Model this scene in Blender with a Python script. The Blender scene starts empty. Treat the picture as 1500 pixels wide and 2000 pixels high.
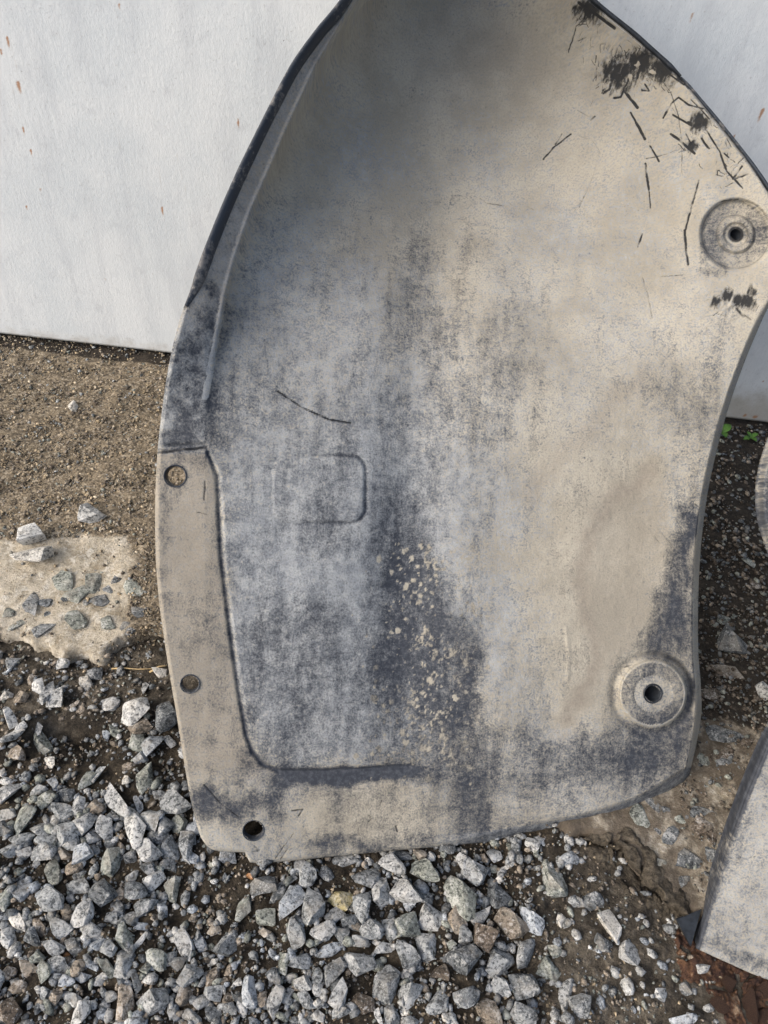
import bpy, bmesh, math, random
import numpy as np
from mathutils import Vector, Matrix

rng = np.random.default_rng(11)
random.seed(11)
R_ = math.radians
scene = bpy.context.scene
col = scene.collection

# ------------------------------------------------------------------ camera
PITCH, ROLL, FPX, CAM_H = R_(47.0), R_(6.67), 1500.0, 0.95
F = np.array([0, math.cos(PITCH), -math.sin(PITCH)])
r0 = np.array([1.0, 0, 0]); u0 = np.array([0, math.sin(PITCH), math.cos(PITCH)])
RR = math.cos(ROLL) * r0 + math.sin(ROLL) * u0
UU = -math.sin(ROLL) * r0 + math.cos(ROLL) * u0
GAP = 0.034                                            # underside of the wall sheet above datum


def ray(px, py):
    px = np.asarray(px, float); py = np.asarray(py, float)
    return F + ((px - 750) / FPX)[..., None] * RR - ((py - 1000) / FPX)[..., None] * UU


d_ = ray(750.0, 737.5)
CAM_D = (CAM_H - GAP) / -d_[2] * d_[1]                 # distance camera to wall
CAM = np.array([0, -CAM_D, CAM_H])


def on_plane(px, py, n, p0, w=0.0):
    d = ray(px, py)
    t = (np.dot(p0, n) + np.asarray(w) - np.dot(CAM, n)) / (d @ n)
    return CAM + d * t[..., None]


def ground(px, py, z=0.0):
    return on_plane(px, py, np.array([0, 0, 1.0]), np.array([0, 0, 0.0]), z)


def wallpt(px, py):
    return on_plane(px, py, np.array([0, 1.0, 0]), np.array([0, 0.0, 0.0]))


def project(P):
    v = np.asarray(P) - CAM
    z = v @ F
    z = np.where(z < 0.05, 0.05, z)
    return 750 + FPX * (v @ RR) / z, 1000 - FPX * (v @ UU) / z


cam = bpy.data.cameras.new('camera')
cam.sensor_fit = 'HORIZONTAL'; cam.sensor_width = 36.0; cam.lens = FPX / 1500 * 36.0
cam.clip_start = 0.02; cam.clip_end = 400
camo = bpy.data.objects.new('camera', cam); col.objects.link(camo)
m = Matrix.Identity(4)
for i in range(3):
    m[i][0] = RR[i]; m[i][1] = UU[i]; m[i][2] = -F[i]; m[i][3] = CAM[i]
camo.matrix_world = m
scene.camera = camo

# ------------------------------------------------------------------ light
SUN = Vector((-0.72, -0.40, 0.57)).normalized()
world = bpy.data.worlds.new('World'); scene.world = world; world.use_nodes = True
wn = world.node_tree
bg = wn.nodes['Background']
sky = wn.nodes.new('ShaderNodeTexSky'); sky.sky_type = 'NISHITA'; sky.sun_disc = False
sky.sun_elevation = math.asin(SUN.z); sky.sun_rotation = math.atan2(SUN.x, SUN.y)
sky.dust_density = 5.0; sky.air_density = 1.0; sky.ozone_density = 1.6
wn.links.new(sky.outputs[0], bg.inputs[0]); bg.inputs[1].default_value = 0.15
sun = bpy.data.lights.new('sun', 'SUN'); sun.energy = 1.25; sun.angle = R_(56); sun.color = (1.0, 0.985, 0.955)
suno = bpy.data.objects.new('sun', sun); col.objects.link(suno)
suno.rotation_euler = SUN.to_track_quat('Z', 'Y').to_euler()
vs = scene.view_settings
vs.view_transform = 'Standard'; vs.look = 'None'; vs.gamma = 1.0; vs.exposure = 0.56
scene.cycles.use_denoising = True
scene.cycles.max_bounces = 6


# ------------------------------------------------------------------ helpers
def sstep(a, b, x):
    t = np.clip((np.asarray(x, float) - a) / (b - a), 0, 1)
    return t * t * (3 - 2 * t)


_tabs = {}


def vnoise(x, y, seed=0):
    if seed not in _tabs:
        _tabs[seed] = np.random.default_rng(1000 + seed).random((256, 256))
    T = _tabs[seed]
    xi = np.floor(x).astype(int); yi = np.floor(y).astype(int)
    fx = x - xi; fy = y - yi
    fx = fx * fx * (3 - 2 * fx); fy = fy * fy * (3 - 2 * fy)
    a = T[xi & 255, yi & 255]; b = T[(xi + 1) & 255, yi & 255]
    c = T[xi & 255, (yi + 1) & 255]; d = T[(xi + 1) & 255, (yi + 1) & 255]
    return (a * (1 - fx) + b * fx) * (1 - fy) + (c * (1 - fx) + d * fx) * fy


def fbm(x, y, seed=0, oct=4):
    s = 0; a = 0.5; t = 0
    for k in range(oct):
        s = s + a * vnoise(x * 2 ** k + 17.3 * k, y * 2 ** k + 9.1 * k, seed + k); t += a; a *= 0.5
    return s / t - 0.5


def seg_dist(X, Y, pts):
    best = np.full(np.shape(X), 1e9)
    for (x0, y0), (x1, y1) in zip(pts[:-1], pts[1:]):
        dx, dy = x1 - x0, y1 - y0
        t = np.clip(((X - x0) * dx + (Y - y0) * dy) / (dx * dx + dy * dy + 1e-9), 0, 1)
        best = np.minimum(best, np.hypot(X - x0 - t * dx, Y - y0 - t * dy))
    return best


def in_poly(X, Y, poly):
    ins = np.zeros(np.shape(X), bool)
    n = len(poly)
    for i in range(n):
        x0, y0 = poly[i]; x1, y1 = poly[(i + 1) % n]
        c = ((y0 > Y) != (y1 > Y))
        with np.errstate(divide='ignore', invalid='ignore'):
            xx = (x1 - x0) * (Y - y0) / ((y1 - y0) if y1 != y0 else 1e-9) + x0
        ins ^= c & (X < xx)
    return ins


def sdf(X, Y, poly):                                  # positive inside
    d = seg_dist(X, Y, list(poly) + [poly[0]])
    return np.where(in_poly(X, Y, poly), d, -d)


def catmull(pts, n):
    p = np.array(pts, float)
    q = np.vstack([2 * p[0] - p[1], p, 2 * p[-1] - p[-2]])
    out = []
    for i in range(1, len(q) - 2):
        t = np.linspace(0, 1, 24, endpoint=False)[:, None]
        a, b, c, d = q[i - 1], q[i], q[i + 1], q[i + 2]
        out.append(0.5 * ((2 * b) + (c - a) * t + (2 * a - 5 * b + 4 * c - d) * t ** 2 + (3 * b - a - 3 * c + d) * t ** 3))
    out = np.vstack(out + [p[-1:]])
    s = np.concatenate([[0], np.cumsum(np.hypot(*np.diff(out, axis=0).T))])
    ss = np.linspace(0, s[-1], n)
    return np.stack([np.interp(ss, s, out[:, 0]), np.interp(ss, s, out[:, 1])], 1)


def mesh_np(name, V, quads=None, tris=None, smooth=True, attrs=None, mat=None, faces_list=None):
    me = bpy.data.meshes.new(name)
    V = np.asarray(V, np.float32)
    if faces_list is not None:
        me.from_pydata(V.tolist(), [], faces_list)
    else:
        loops, starts, totals = [], [], []
        n = 0
        for A, k in ((quads, 4), (tris, 3)):
            if A is None or len(A) == 0:
                continue
            A = np.asarray(A, np.int32)
            loops.append(A.ravel()); starts.append(n + np.arange(len(A)) * k); totals.append(np.full(len(A), k))
            n += A.size
        loops = np.concatenate(loops); starts = np.concatenate(starts); totals = np.concatenate(totals)
        me.vertices.add(len(V)); me.vertices.foreach_set('co', V.ravel())
        me.loops.add(len(loops)); me.loops.foreach_set('vertex_index', loops.astype(np.int32))
        me.polygons.add(len(starts)); me.polygons.foreach_set('loop_start', starts.astype(np.int32))
        me.polygons.foreach_set('loop_total', totals.astype(np.int32))
        me.update(calc_edges=True)
    if smooth:
        me.polygons.foreach_set('use_smooth', np.ones(len(me.polygons), bool))
    for k, a in (attrs or {}).items():
        a = np.asarray(a, np.float32)
        if a.ndim == 2:
            at = me.attributes.new(k, 'FLOAT_VECTOR', 'POINT'); at.data.foreach_set('vector', a.ravel())
        else:
            at = me.attributes.new(k, 'FLOAT', 'POINT'); at.data.foreach_set('value', a.ravel())
    if mat:
        me.materials.append(mat)
    me.update()
    return me


def link(name, me, parent=None, loc=None):
    o = bpy.data.objects.new(name, me); col.objects.link(o)
    if parent is not None:
        o.parent = parent
    if loc is not None:
        o.location = loc
    return o


def tag(o, label=None, cat=None, group=None, kind=None):
    for k, v in (('label', label), ('category', cat), ('group', group), ('kind', kind)):
        if v:
            o[k] = v
    return o


def empty(name, loc):
    o = bpy.data.objects.new(name, None); col.objects.link(o); o.location = loc; o.empty_display_size = 0.05
    return o


def grid_quads(nu, nv, mask=None):
    i = np.arange(nv - 1)[:, None] * nu + np.arange(nu - 1)[None, :]
    q = np.stack([i, i + 1, i + 1 + nu, i + nu], -1).reshape(-1, 4)
    return q if mask is None else q[mask]


# ------------------------------------------------------------------ materials
class NB:
    def __init__(s, name):
        s.m = bpy.data.materials.new(name); s.m.use_nodes = True
        s.t = s.m.node_tree; s.b = s.t.nodes['Principled BSDF']
        s.b.inputs['Specular IOR Level'].default_value = 0.3

    def n(s, kind, **kw):
        nd = s.t.nodes.new('ShaderNode' + kind)
        for k, v in kw.items():
            setattr(nd, k, v)
        return nd

    def put(s, sock, v):
        if isinstance(v, bpy.types.NodeSocket):
            s.t.links.new(v, sock)
        elif v is not None:
            if isinstance(v, (tuple, list)) and len(v) == 3 and len(sock.default_value) == 4:
                v = (*v, 1)
            sock.default_value = v

    def coord(s, which='Object'):
        return s.n('TexCoord').outputs[which]

    def attr(s, name, vec=False):
        a = s.n('Attribute', attribute_name=name)
        return a.outputs['Vector' if vec else 'Fac']

    def noise(s, vec, scale, detail=4, rough=0.6, dist=0.0):
        x = s.n('TexNoise'); s.put(x.inputs['Vector'], vec)
        x.inputs['Scale'].default_value = scale; x.inputs['Detail'].default_value = detail
        x.inputs['Roughness'].default_value = rough; x.inputs['Distortion'].default_value = dist
        return x.outputs['Fac']

    def voro(s, vec, scale, out='Distance', feature='F1', rnd=1.0):
        x = s.n('TexVoronoi', feature=feature); s.put(x.inputs['Vector'], vec)
        x.inputs['Scale'].default_value = scale; x.inputs['Randomness'].default_value = rnd
        return x.outputs[out]

    def math(s, op, a, b=None, c=None, clamp=False):
        x = s.n('Math', operation=op, use_clamp=clamp)
        s.put(x.inputs[0], a)
        if b is not None: s.put(x.inputs[1], b)
        if c is not None: s.put(x.inputs[2], c)
        return x.outputs[0]

    def ss(s, x, a, b, lo=0.0, hi=1.0):
        r = s.n('MapRange', interpolation_type='SMOOTHSTEP'); s.put(r.inputs['Value'], x)
        r.inputs['From Min'].default_value = a; r.inputs['From Max'].default_value = b
        r.inputs['To Min'].default_value = lo; r.inputs['To Max'].default_value = hi
        return r.outputs['Result']

    def mix(s, f, a, b, mode='MIX'):
        x = s.n('Mix', data_type='RGBA', blend_type=mode)
        s.put(x.inputs['Factor'], f); s.put(x.inputs['A'], a) if False else None
        s.put(x.inputs[6], a); s.put(x.inputs[7], b)
        return x.outputs[2]

    def ramp(s, f, stops):
        x = s.n('ValToRGB'); s.put(x.inputs[0], f)
        e = x.color_ramp.elements
        while len(e) < len(stops): e.new(0.5)
        for k, (p, c) in enumerate(stops):
            e[k].position = p; e[k].color = (*c, 1)
        return x.outputs[0]

    def scale(s, vec, v):
        x = s.n('VectorMath', operation='MULTIPLY'); s.put(x.inputs[0], vec); x.inputs[1].default_value = v
        return x.outputs[0]

    def add(s, vec, v):
        x = s.n('VectorMath', operation='ADD'); s.put(x.inputs[0], vec); s.put(x.inputs[1], v)
        return x.outputs[0]

    def done(s, color, rough=0.85, height=None, dist=0.002, strength=0.6):
        s.put(s.b.inputs['Base Color'], color); s.put(s.b.inputs['Roughness'], rough)
        if height is not None:
            bu = s.n('Bump'); s.put(bu.inputs['Height'], height)
            bu.inputs['Distance'].default_value = dist; bu.inputs['Strength'].default_value = strength
            s.t.links.new(bu.outputs[0], s.b.inputs['Normal'])
        return s.m


def mat_fender():
    b = NB('dusty_plastic')
    pc = b.attr('pc', True)
    dust, bare_and_shade, warm = b.attr('dust'), b.attr('bare_and_shade'), b.attr('warm')
    n0 = b.noise(pc, 16, 5, 0.65)
    n1 = b.noise(pc, 48, 6, 0.72)
    n2 = b.noise(pc, 150, 5, 0.75)
    n3 = b.noise(pc, 420, 4, 0.7)
    streak = b.noise(b.scale(pc, (1.0, 0.16, 1.0)), 80, 5, 0.65)
    c = b.math('MULTIPLY_ADD', b.math('SUBTRACT', n0, 0.5), 0.65, dust)
    c = b.math('MULTIPLY_ADD', b.math('SUBTRACT', n1, 0.5), 0.60, c)
    c = b.math('MULTIPLY_ADD', b.math('SUBTRACT', n2, 0.5), 0.85, c)
    c = b.math('MULTIPLY_ADD', b.math('SUBTRACT', n3, 0.5), 0.95, c)
    c = b.math('MULTIPLY_ADD', b.math('SUBTRACT', streak, 0.5), 0.55, c)
    cov = b.ss(c, 0.04, 0.80)
    lg = b.noise(pc, 9, 5, 0.65)
    tan = b.mix(b.ss(lg, 0.38, 0.64), (0.305, 0.280, 0.228), (0.405, 0.374, 0.308))
    grey = b.mix(b.ss(n1, 0.35, 0.65), (0.236, 0.254, 0.274), (0.360, 0.375, 0.380))
    wf = b.math('MULTIPLY_ADD', b.math('SUBTRACT', n3, 0.5), 2.0, warm)
    wf = b.math('MULTIPLY_ADD', b.math('SUBTRACT', n2, 0.5), 1.2, wf)
    dcol = b.mix(b.ss(wf, 0.22, 0.80), grey, tan)
    dcol = b.mix(b.math('MULTIPLY', b.ss(n2, 0.54, 0.70), 0.30), dcol, (0.47, 0.44, 0.37))
    dcol = b.mix(b.math('MULTIPLY', b.attr('stain_and_shade'), b.ss(n2, 0.25, 0.75, 0.45, 0.95)), dcol, (0.248, 0.218, 0.180))
    dcol = b.mix(b.math('MULTIPLY', b.ss(n3, 0.56, 0.38), 0.20), dcol, (0.11, 0.10, 0.09))
    pl = b.mix(b.ss(n2, 0.4, 0.7), (0.036, 0.041, 0.052), (0.076, 0.083, 0.097))
    colr = b.mix(cov, pl, dcol)
    sp = b.math('MULTIPLY', b.ss(b.noise(pc, 300, 3, 0.6), 0.61, 0.69), b.ss(n0, 0.42, 0.60))
    colr = b.mix(b.math('MULTIPLY', sp, 0.45), colr, (0.075, 0.078, 0.086))
    br = b.ss(b.math('MULTIPLY_ADD', b.math('SUBTRACT', n3, 0.5), 0.9, bare_and_shade), 0.16, 0.80)
    colr = b.mix(b.math('MULTIPLY', br, 0.93), colr, (0.008, 0.010, 0.014))
    b.b.inputs['Specular IOR Level'].default_value = 0.18
    rough = b.mix(cov, (0.62, 0.62, 0.62), (0.93, 0.93, 0.93))
    h = b.math('MULTIPLY_ADD', n2, 0.6, b.math('MULTIPLY', cov, 0.6))
    h = b.math('MULTIPLY_ADD', n3, 0.5, h)
    return b.done(colr, rough, h, 0.0012, 0.8)


def mat_trim():
    b = NB('bare_plastic')
    v = b.coord()
    n1 = b.noise(v, 22, 5, 0.65); n2 = b.noise(v, 200, 4, 0.7)
    f = b.ss(b.math('ADD', n1, b.math('MULTIPLY', b.math('SUBTRACT', n2, 0.5), 0.7)), 0.50, 0.72)
    c = b.mix(f, (0.026, 0.033, 0.045), (0.15, 0.145, 0.14))
    c = b.mix(b.ss(n2, 0.66, 0.74), c, (0.30, 0.28, 0.24))
    return b.done(c, 0.5, n2, 0.0008, 0.5)


def mat_wall():
    b = NB('white_paint')
    v = b.coord()
    rust, dirt = b.attr('rust'), b.attr('dirt')
    brush = b.noise(b.scale(v, (1.0, 1.0, 0.45)), 190, 5, 0.75)
    grain = b.noise(v, 240, 4, 0.75)
    big = b.noise(v, 5, 4, 0.6)
    mid = b.noise(v, 30, 5, 0.65)
    c = b.mix(b.ss(big, 0.35, 0.65), (0.555, 0.605, 0.645), (0.635, 0.675, 0.705))
    c = b.mix(b.math('MULTIPLY', b.ss(brush, 0.42, 0.62), 0.22), c, (0.74, 0.765, 0.785))
    c = b.mix(b.math('MULTIPLY', b.ss(mid, 0.52, 0.75), 0.40), c, (0.40, 0.43, 0.47))
    band = b.noise(b.scale(v, (1.0, 1.0, 0.12)), 24, 5, 0.65)
    c = b.mix(b.math('MULTIPLY', b.ss(band, 0.46, 0.66), 0.30), c, (0.42, 0.455, 0.50))
    c = b.mix(b.math('MULTIPLY', b.ss(grain, 0.60, 0.72), 0.55), c, (0.30, 0.30, 0.30))
    sp = b.math('MULTIPLY', b.ss(b.noise(v, 150, 3, 0.6), 0.70, 0.76), b.ss(b.noise(v, 12, 2, 0.5), 0.45, 0.6))
    c = b.mix(b.math('MULTIPLY', sp, 0.7), c, (0.13, 0.115, 0.10))
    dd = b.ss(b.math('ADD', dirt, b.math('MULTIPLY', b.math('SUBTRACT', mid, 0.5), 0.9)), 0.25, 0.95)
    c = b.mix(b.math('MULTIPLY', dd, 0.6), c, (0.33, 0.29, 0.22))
    rr = b.ss(b.math('ADD', rust, b.math('MULTIPLY', b.math('SUBTRACT', grain, 0.5), 0.8)), 0.25, 0.8)
    c = b.mix(b.math('MULTIPLY', rr, 0.85), c, (0.34, 0.16, 0.065))
    h = b.math('ADD', b.math('MULTIPLY', brush, 0.6), b.math('MULTIPLY', grain, 0.5))
    return b.done(c, 0.55, h, 0.0016, 0.55)


def mat_stone(obj_random=True):
    b = NB('crushed_stone' if obj_random else 'crushed_stone_mixed')
    g = b.n('NewGeometry')
    if obj_random:
        oi = b.n('ObjectInfo')
        rnd = oi.outputs['Random']; tint = oi.outputs['Color']
        off = b.n('CombineXYZ'); b.put(off.inputs[0], b.math('MULTIPLY', rnd, 3.7)); b.put(off.inputs[1], b.math('MULTIPLY', rnd, 9.1))
        v = b.add(g.outputs['Position'], off.outputs[0])
    else:
        tint = b.n('Attribute', attribute_name='tint').outputs['Color']
        v = g.outputs['Position']
    n1 = b.noise(v, 55, 5, 0.7); n2 = b.noise(v, 210, 5, 0.8); n3 = b.noise(v, 420, 3, 0.7)
    dk = b.mix(1.0, tint, (0.20, 0.21, 0.22), 'MULTIPLY')
    lt = b.mix(0.55 if obj_random else 0.12, b.mix(1.0, tint, (1.7, 1.7, 1.7), 'MULTIPLY'), (0.52, 0.51, 0.49))
    c = b.mix(b.ss(b.math('MULTIPLY_ADD', b.math('SUBTRACT', n1, 0.5), 0.5, n2), 0.36, 0.54), dk, tint)
    c = b.mix(b.ss(b.math('MULTIPLY_ADD', b.math('SUBTRACT', n3, 0.5), 0.6, n1), 0.53, 0.66), c, lt)
    c = b.mix(b.math('MULTIPLY', b.ss(n3, 0.60, 0.68), 0.7 if obj_random else 0.3), c, (0.55, 0.55, 0.53))
    c = b.mix(b.math('MULTIPLY', b.ss(n3, 0.40, 0.33), 0.7), c, (0.03, 0.032, 0.034))
    sx = b.n('SeparateXYZ'); b.put(sx.inputs[0], g.outputs['Normal'])
    up = b.math('MULTIPLY', b.ss(sx.outputs[2], 0.5, 0.98), b.ss(b.noise(v, 26, 4, 0.65), 0.47, 0.66))
    c = b.mix(b.math('MULTIPLY', up, 0.42), c, (0.45, 0.41, 0.345))
    h = b.math('ADD', b.math('MULTIPLY', n1, 1.0), b.math('MULTIPLY', n2, 0.7))
    return b.done(c, 0.85, h, 0.005, 0.9)


def mat_dirt():
    b = NB('damp_dirt')
    v = b.coord(); mud = b.attr('mud')
    n1 = b.noise(v, 22, 6, 0.75); n2 = b.noise(v, 110, 6, 0.78); n3 = b.noise(v, 400, 4, 0.75)
    c = b.ramp(b.math('MULTIPLY_ADD', b.math('SUBTRACT', n2, 0.5), 0.9, n1),
               [(0.28, (0.015, 0.012, 0.009)), (0.5, (0.052, 0.041, 0.028)), (0.74, (0.15, 0.120, 0.082))])
    c2 = b.ramp(b.math('MULTIPLY_ADD', b.math('SUBTRACT', n2, 0.5), 0.8, n1),
                [(0.30, (0.035, 0.029, 0.022)), (0.5, (0.128, 0.108, 0.082)), (0.72, (0.30, 0.262, 0.205))])
    c = b.mix(mud, c, c2)
    c = b.mix(b.math('MULTIPLY', b.ss(n3, 0.62, 0.72), 0.5), c, (0.30, 0.26, 0.21))
    h = b.math('ADD', b.math('MULTIPLY', n2, 1.0), b.math('MULTIPLY', n3, 0.5))
    return b.done(c, 0.9, h, 0.012, 1.0)


def mat_slab():
    b = NB('worn_concrete')
    v = b.coord(); sand, soil_and_shade, stain_and_shade = b.attr('sand'), b.attr('soil_and_shade'), b.attr('stain_and_shade')
    n1 = b.noise(v, 18, 5, 0.65); n2 = b.noise(v, 120, 6, 0.75); n3 = b.noise(v, 420, 4, 0.75)
    con = b.ramp(b.math('MULTIPLY_ADD', b.math('SUBTRACT', n2, 0.5), 0.8, n1),
                 [(0.28, (0.30, 0.25, 0.175)), (0.48, (0.52, 0.46, 0.36)), (0.72, (0.64, 0.58, 0.48))])
    con = b.mix(b.math('MULTIPLY', b.ss(b.voro(v, 170), 0.16, 0.05), 0.5), con, (0.15, 0.13, 0.11))
    sa = b.ramp(b.math('MULTIPLY_ADD', b.math('SUBTRACT', n3, 0.5), 0.9, n2),
                [(0.28, (0.075, 0.060, 0.041)), (0.5, (0.215, 0.172, 0.117)), (0.74, (0.42, 0.35, 0.25))])
    cell = b.n('TexVoronoi'); b.put(cell.inputs['Vector'], v); cell.inputs['Scale'].default_value = 300
    cs = b.n('SeparateColor'); b.put(cs.inputs[0], cell.outputs['Color'])
    sa = b.mix(b.ss(cs.outputs[0], 0.80, 0.90, 0, 0.6), sa, (0.50, 0.43, 0.33))
    sa = b.mix(b.ss(cs.outputs[1], 0.70, 0.85, 0, 0.75), sa, (0.055, 0.045, 0.035))
    wp = b.ss(b.noise(v, 60, 5, 0.8), 0.52, 0.62)
    con = b.mix(b.math('MULTIPLY', wp, 0.7), con, (0.70, 0.66, 0.58))
    con = b.mix(b.math('MULTIPLY', b.ss(cs.outputs[2], 0.72, 0.85), 0.5), con, (0.27, 0.24, 0.19))
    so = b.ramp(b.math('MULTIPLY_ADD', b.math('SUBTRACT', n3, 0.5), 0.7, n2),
                [(0.25, (0.012, 0.010, 0.008)), (0.5, (0.036, 0.029, 0.022)), (0.75, (0.085, 0.069, 0.052))])  # soil ramp deepened so its colour also carries the shade here
    con = b.mix(b.ss(b.math('MULTIPLY_ADD', b.math('SUBTRACT', b.noise(v, 35, 5, 0.7), 0.5), 1.6, stain_and_shade), 0.25, 0.75), con, b.mix(n2, (0.060, 0.049, 0.037), (0.21, 0.172, 0.13)))
    con = b.mix(b.math('MULTIPLY', b.ss(n3, 0.56, 0.66), 0.5), con, (0.20, 0.165, 0.12))
    f = b.ss(b.math('MULTIPLY_ADD', b.math('SUBTRACT', n2, 0.5), 0.8, sand), 0.35, 0.65)
    c = b.mix(f, con, sa)
    g = b.ss(b.math('MULTIPLY_ADD', b.math('SUBTRACT', n2, 0.5), 0.8, soil_and_shade), 0.35, 0.65)
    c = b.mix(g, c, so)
    h = b.math('ADD', b.math('MULTIPLY', n2, 0.9), b.math('MULTIPLY', n3, 0.8))
    return b.done(c, 0.9, h, 0.004, 0.9)


def mat_rust():
    b = NB('flaking_rust')
    v = b.coord()
    n1 = b.noise(v, 28, 5, 0.7); n2 = b.noise(v, 140, 5, 0.75)
    c = b.ramp(b.math('MULTIPLY_ADD', b.math('SUBTRACT', n2, 0.5), 0.8, n1),
               [(0.30, (0.030, 0.014, 0.010)), (0.45, (0.055, 0.028, 0.019)), (0.60, (0.115, 0.058, 0.030)), (0.76, (0.27, 0.21, 0.15))])
    h = b.math('ADD', n1, n2)
    return b.done(c, 0.75, h, 0.006, 0.9)


def mat_plain(name, c, rough=0.8, var=0.3, sc=80):
    b = NB(name)
    n = b.noise(b.coord(), sc, 4, 0.65)
    d = tuple(x * (1 - var) for x in c); l = tuple(min(1, x * (1 + var)) for x in c)
    return b.done(b.mix(b.ss(n, 0.35, 0.65), d, l), rough, n, 0.001, 0.5)


M_FEN, M_TRIM, M_WALL = mat_fender(), mat_trim(), mat_wall()
M_ST, M_STM = mat_stone(True), mat_stone(False)
M_DIRT, M_SLAB, M_RUST = mat_dirt(), mat_slab(), mat_rust()
M_LEAF = mat_plain('leaf_green', (0.07, 0.16, 0.03), 0.55, 0.35, 120)
M_STRAW = mat_plain('dry_straw', (0.42, 0.31, 0.16), 0.7, 0.2, 200)
M_DARK = mat_plain('dark_plastic', (0.018, 0.022, 0.028), 0.55, 0.35, 90)
M_MUD = mat_plain('hard_mud', (0.15, 0.112, 0.072), 0.9, 0.55, 60)


# ------------------------------------------------------------------ ground
SLAB = [(-900, 1190), (-300, 1235), (0, 1252), (60, 1272), (130, 1296), (200, 1290), (250, 1250), (330, 1240), (480, 1330), (700, 1440),
        (950, 1560), (1150, 1645), (1210, 1660), (1270, 1750), (1340, 1800), (1420, 1830), (1560, 1870), (2400, 2050),
        (2400, 700), (1500, 640), (0, 560), (-900, 500)]
PIT = [(150, 1440, 70, 45, 0.030), (90, 1700, 60, 40, 0.008), (420, 1690, 60, 40, 0.008), (330, 1470, 40, 40, 0.012), (1010, 1880, 90, 40, 0.012)]


def dirt_h(X, Y):
    px, py = project(np.stack([X, Y, np.zeros_like(X)], -1))
    z = fbm(X * 6, Y * 6, 3, 4) * 0.030 + fbm(X * 40, Y * 40, 8, 4) * 0.018 + np.abs(fbm(X * 110, Y * 110, 12, 3)) * 0.012
    for (x, y, a, b, d) in PIT:
        z = z - d * np.exp(-(((px - x) / a) ** 2 + ((py - y) / b) ** 2))
    return z


def mud_w(px, py):
    w = fbm(px / 90, py / 90, 30, 3) * 90
    return np.maximum(sstep(980, 1110, px + w - (2000 - py) * 0.10) * sstep(1640, 1720, py + w), 0.8 * sstep(1480, 1400, py + 0.15 * px + w))


def slab_h(X, Y):
    px, py = project(np.stack([X, Y, np.zeros_like(X)], -1))
    w = fbm(px / 70, py / 70, 40, 4) * 45
    s = sdf(px, py, SLAB) + w
    top = 0.020 + fbm(X * 5, Y * 5, 50, 3) * 0.008 + fbm(X * 45, Y * 45, 54, 4) * 0.009
    sand = np.maximum(sstep(1085, 1045, py + w * 0.9 - 0.02 * px), 0.85 * sstep(215, 300, px + w * 1.6) * (px < 700))
    top = top + 0.004 * sand * (1 + 0.6 * fbm(X * 25, Y * 25, 57, 3))
    s = s + fbm(px / 14, py / 14, 45, 3) * 16
    return -0.035 + (top + 0.035) * sstep(-9, 5, s), s, sand, px, py


def nonuni(lo, hi, step, far, k=14):
    core = np.arange(lo, hi + step / 2, step)
    out = np.geomspace(step * 6, far, k)
    return np.concatenate([core[0] - out[::-1], core, core[-1] + out])


gx = nonuni(-0.85, 0.85, 0.0032, 40); gy = nonuni(-CAM_D - 0.1, -0.35, 0.0032, 40)
GX, GY = np.meshgrid(gx, gy)
GZ = dirt_h(GX, GY)
far = (np.abs(GX) > 1.6) | (GY > 0.3) | (GY < -2.5)
GZ = np.where(far, -0.02, GZ)
gpx, gpy = project(np.stack([GX, GY, GZ * 0], -1))
me = mesh_np('dirt_ground', np.stack([GX, GY, GZ], -1).reshape(-1, 3), grid_quads(len(gx), len(gy)),
             attrs={'mud': mud_w(gpx, gpy).ravel()}, mat=M_DIRT)
dirt = tag(link('dirt_ground', me), 'damp brown dirt ground under the loose gravel', kind='structure')

sx_ = np.concatenate([np.linspace(-3, -1.02, 14), np.arange(-1.0, 1.0, 0.0044), np.linspace(1.02, 3, 14)])
sy_ = np.concatenate([np.arange(-CAM_D + 0.02, 0.1, 0.0044), np.linspace(0.12, 1.2, 6)])
SX, SY = np.meshgrid(sx_, sy_)
SZ, SS, SSAND, spx, spy = slab_h(SX, SY)
SOIL_AND_SHADE = np.maximum(sstep(1180, 1330, spx + 60 * fbm(spx / 40, spy / 40, 61, 3)) * sstep(1450, 1400, spy + 60 * fbm(spx / 40, spy / 40, 66, 3)),
                  0.9 * sstep(0.03, 0.0, -SY - 0.015))  # same dark tone repeated along the foot of the wall
qm = (SS[:-1, :-1] > -60).ravel()
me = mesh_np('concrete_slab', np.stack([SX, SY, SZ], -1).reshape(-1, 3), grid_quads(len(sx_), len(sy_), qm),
             attrs={'sand': SSAND.ravel(), 'soil_and_shade': SOIL_AND_SHADE.ravel(), 'stain_and_shade': np.maximum(0.50 * sstep(1000, 1200, spx), 0.62 * sstep(60, 6, SS) * (spx > 600)).ravel() + 0.22 * sstep(40, 5, SS).ravel() + 0.12}, mat=M_SLAB)  # stain raised at the right so the concrete's colour also carries shade
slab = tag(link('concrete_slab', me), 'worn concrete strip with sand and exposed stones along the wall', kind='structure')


def surf_z(X, Y):
    X = np.atleast_1d(np.asarray(X, float)); Y = np.atleast_1d(np.asarray(Y, float))
    return np.maximum(dirt_h(X, Y), slab_h(X, Y)[0])


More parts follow.
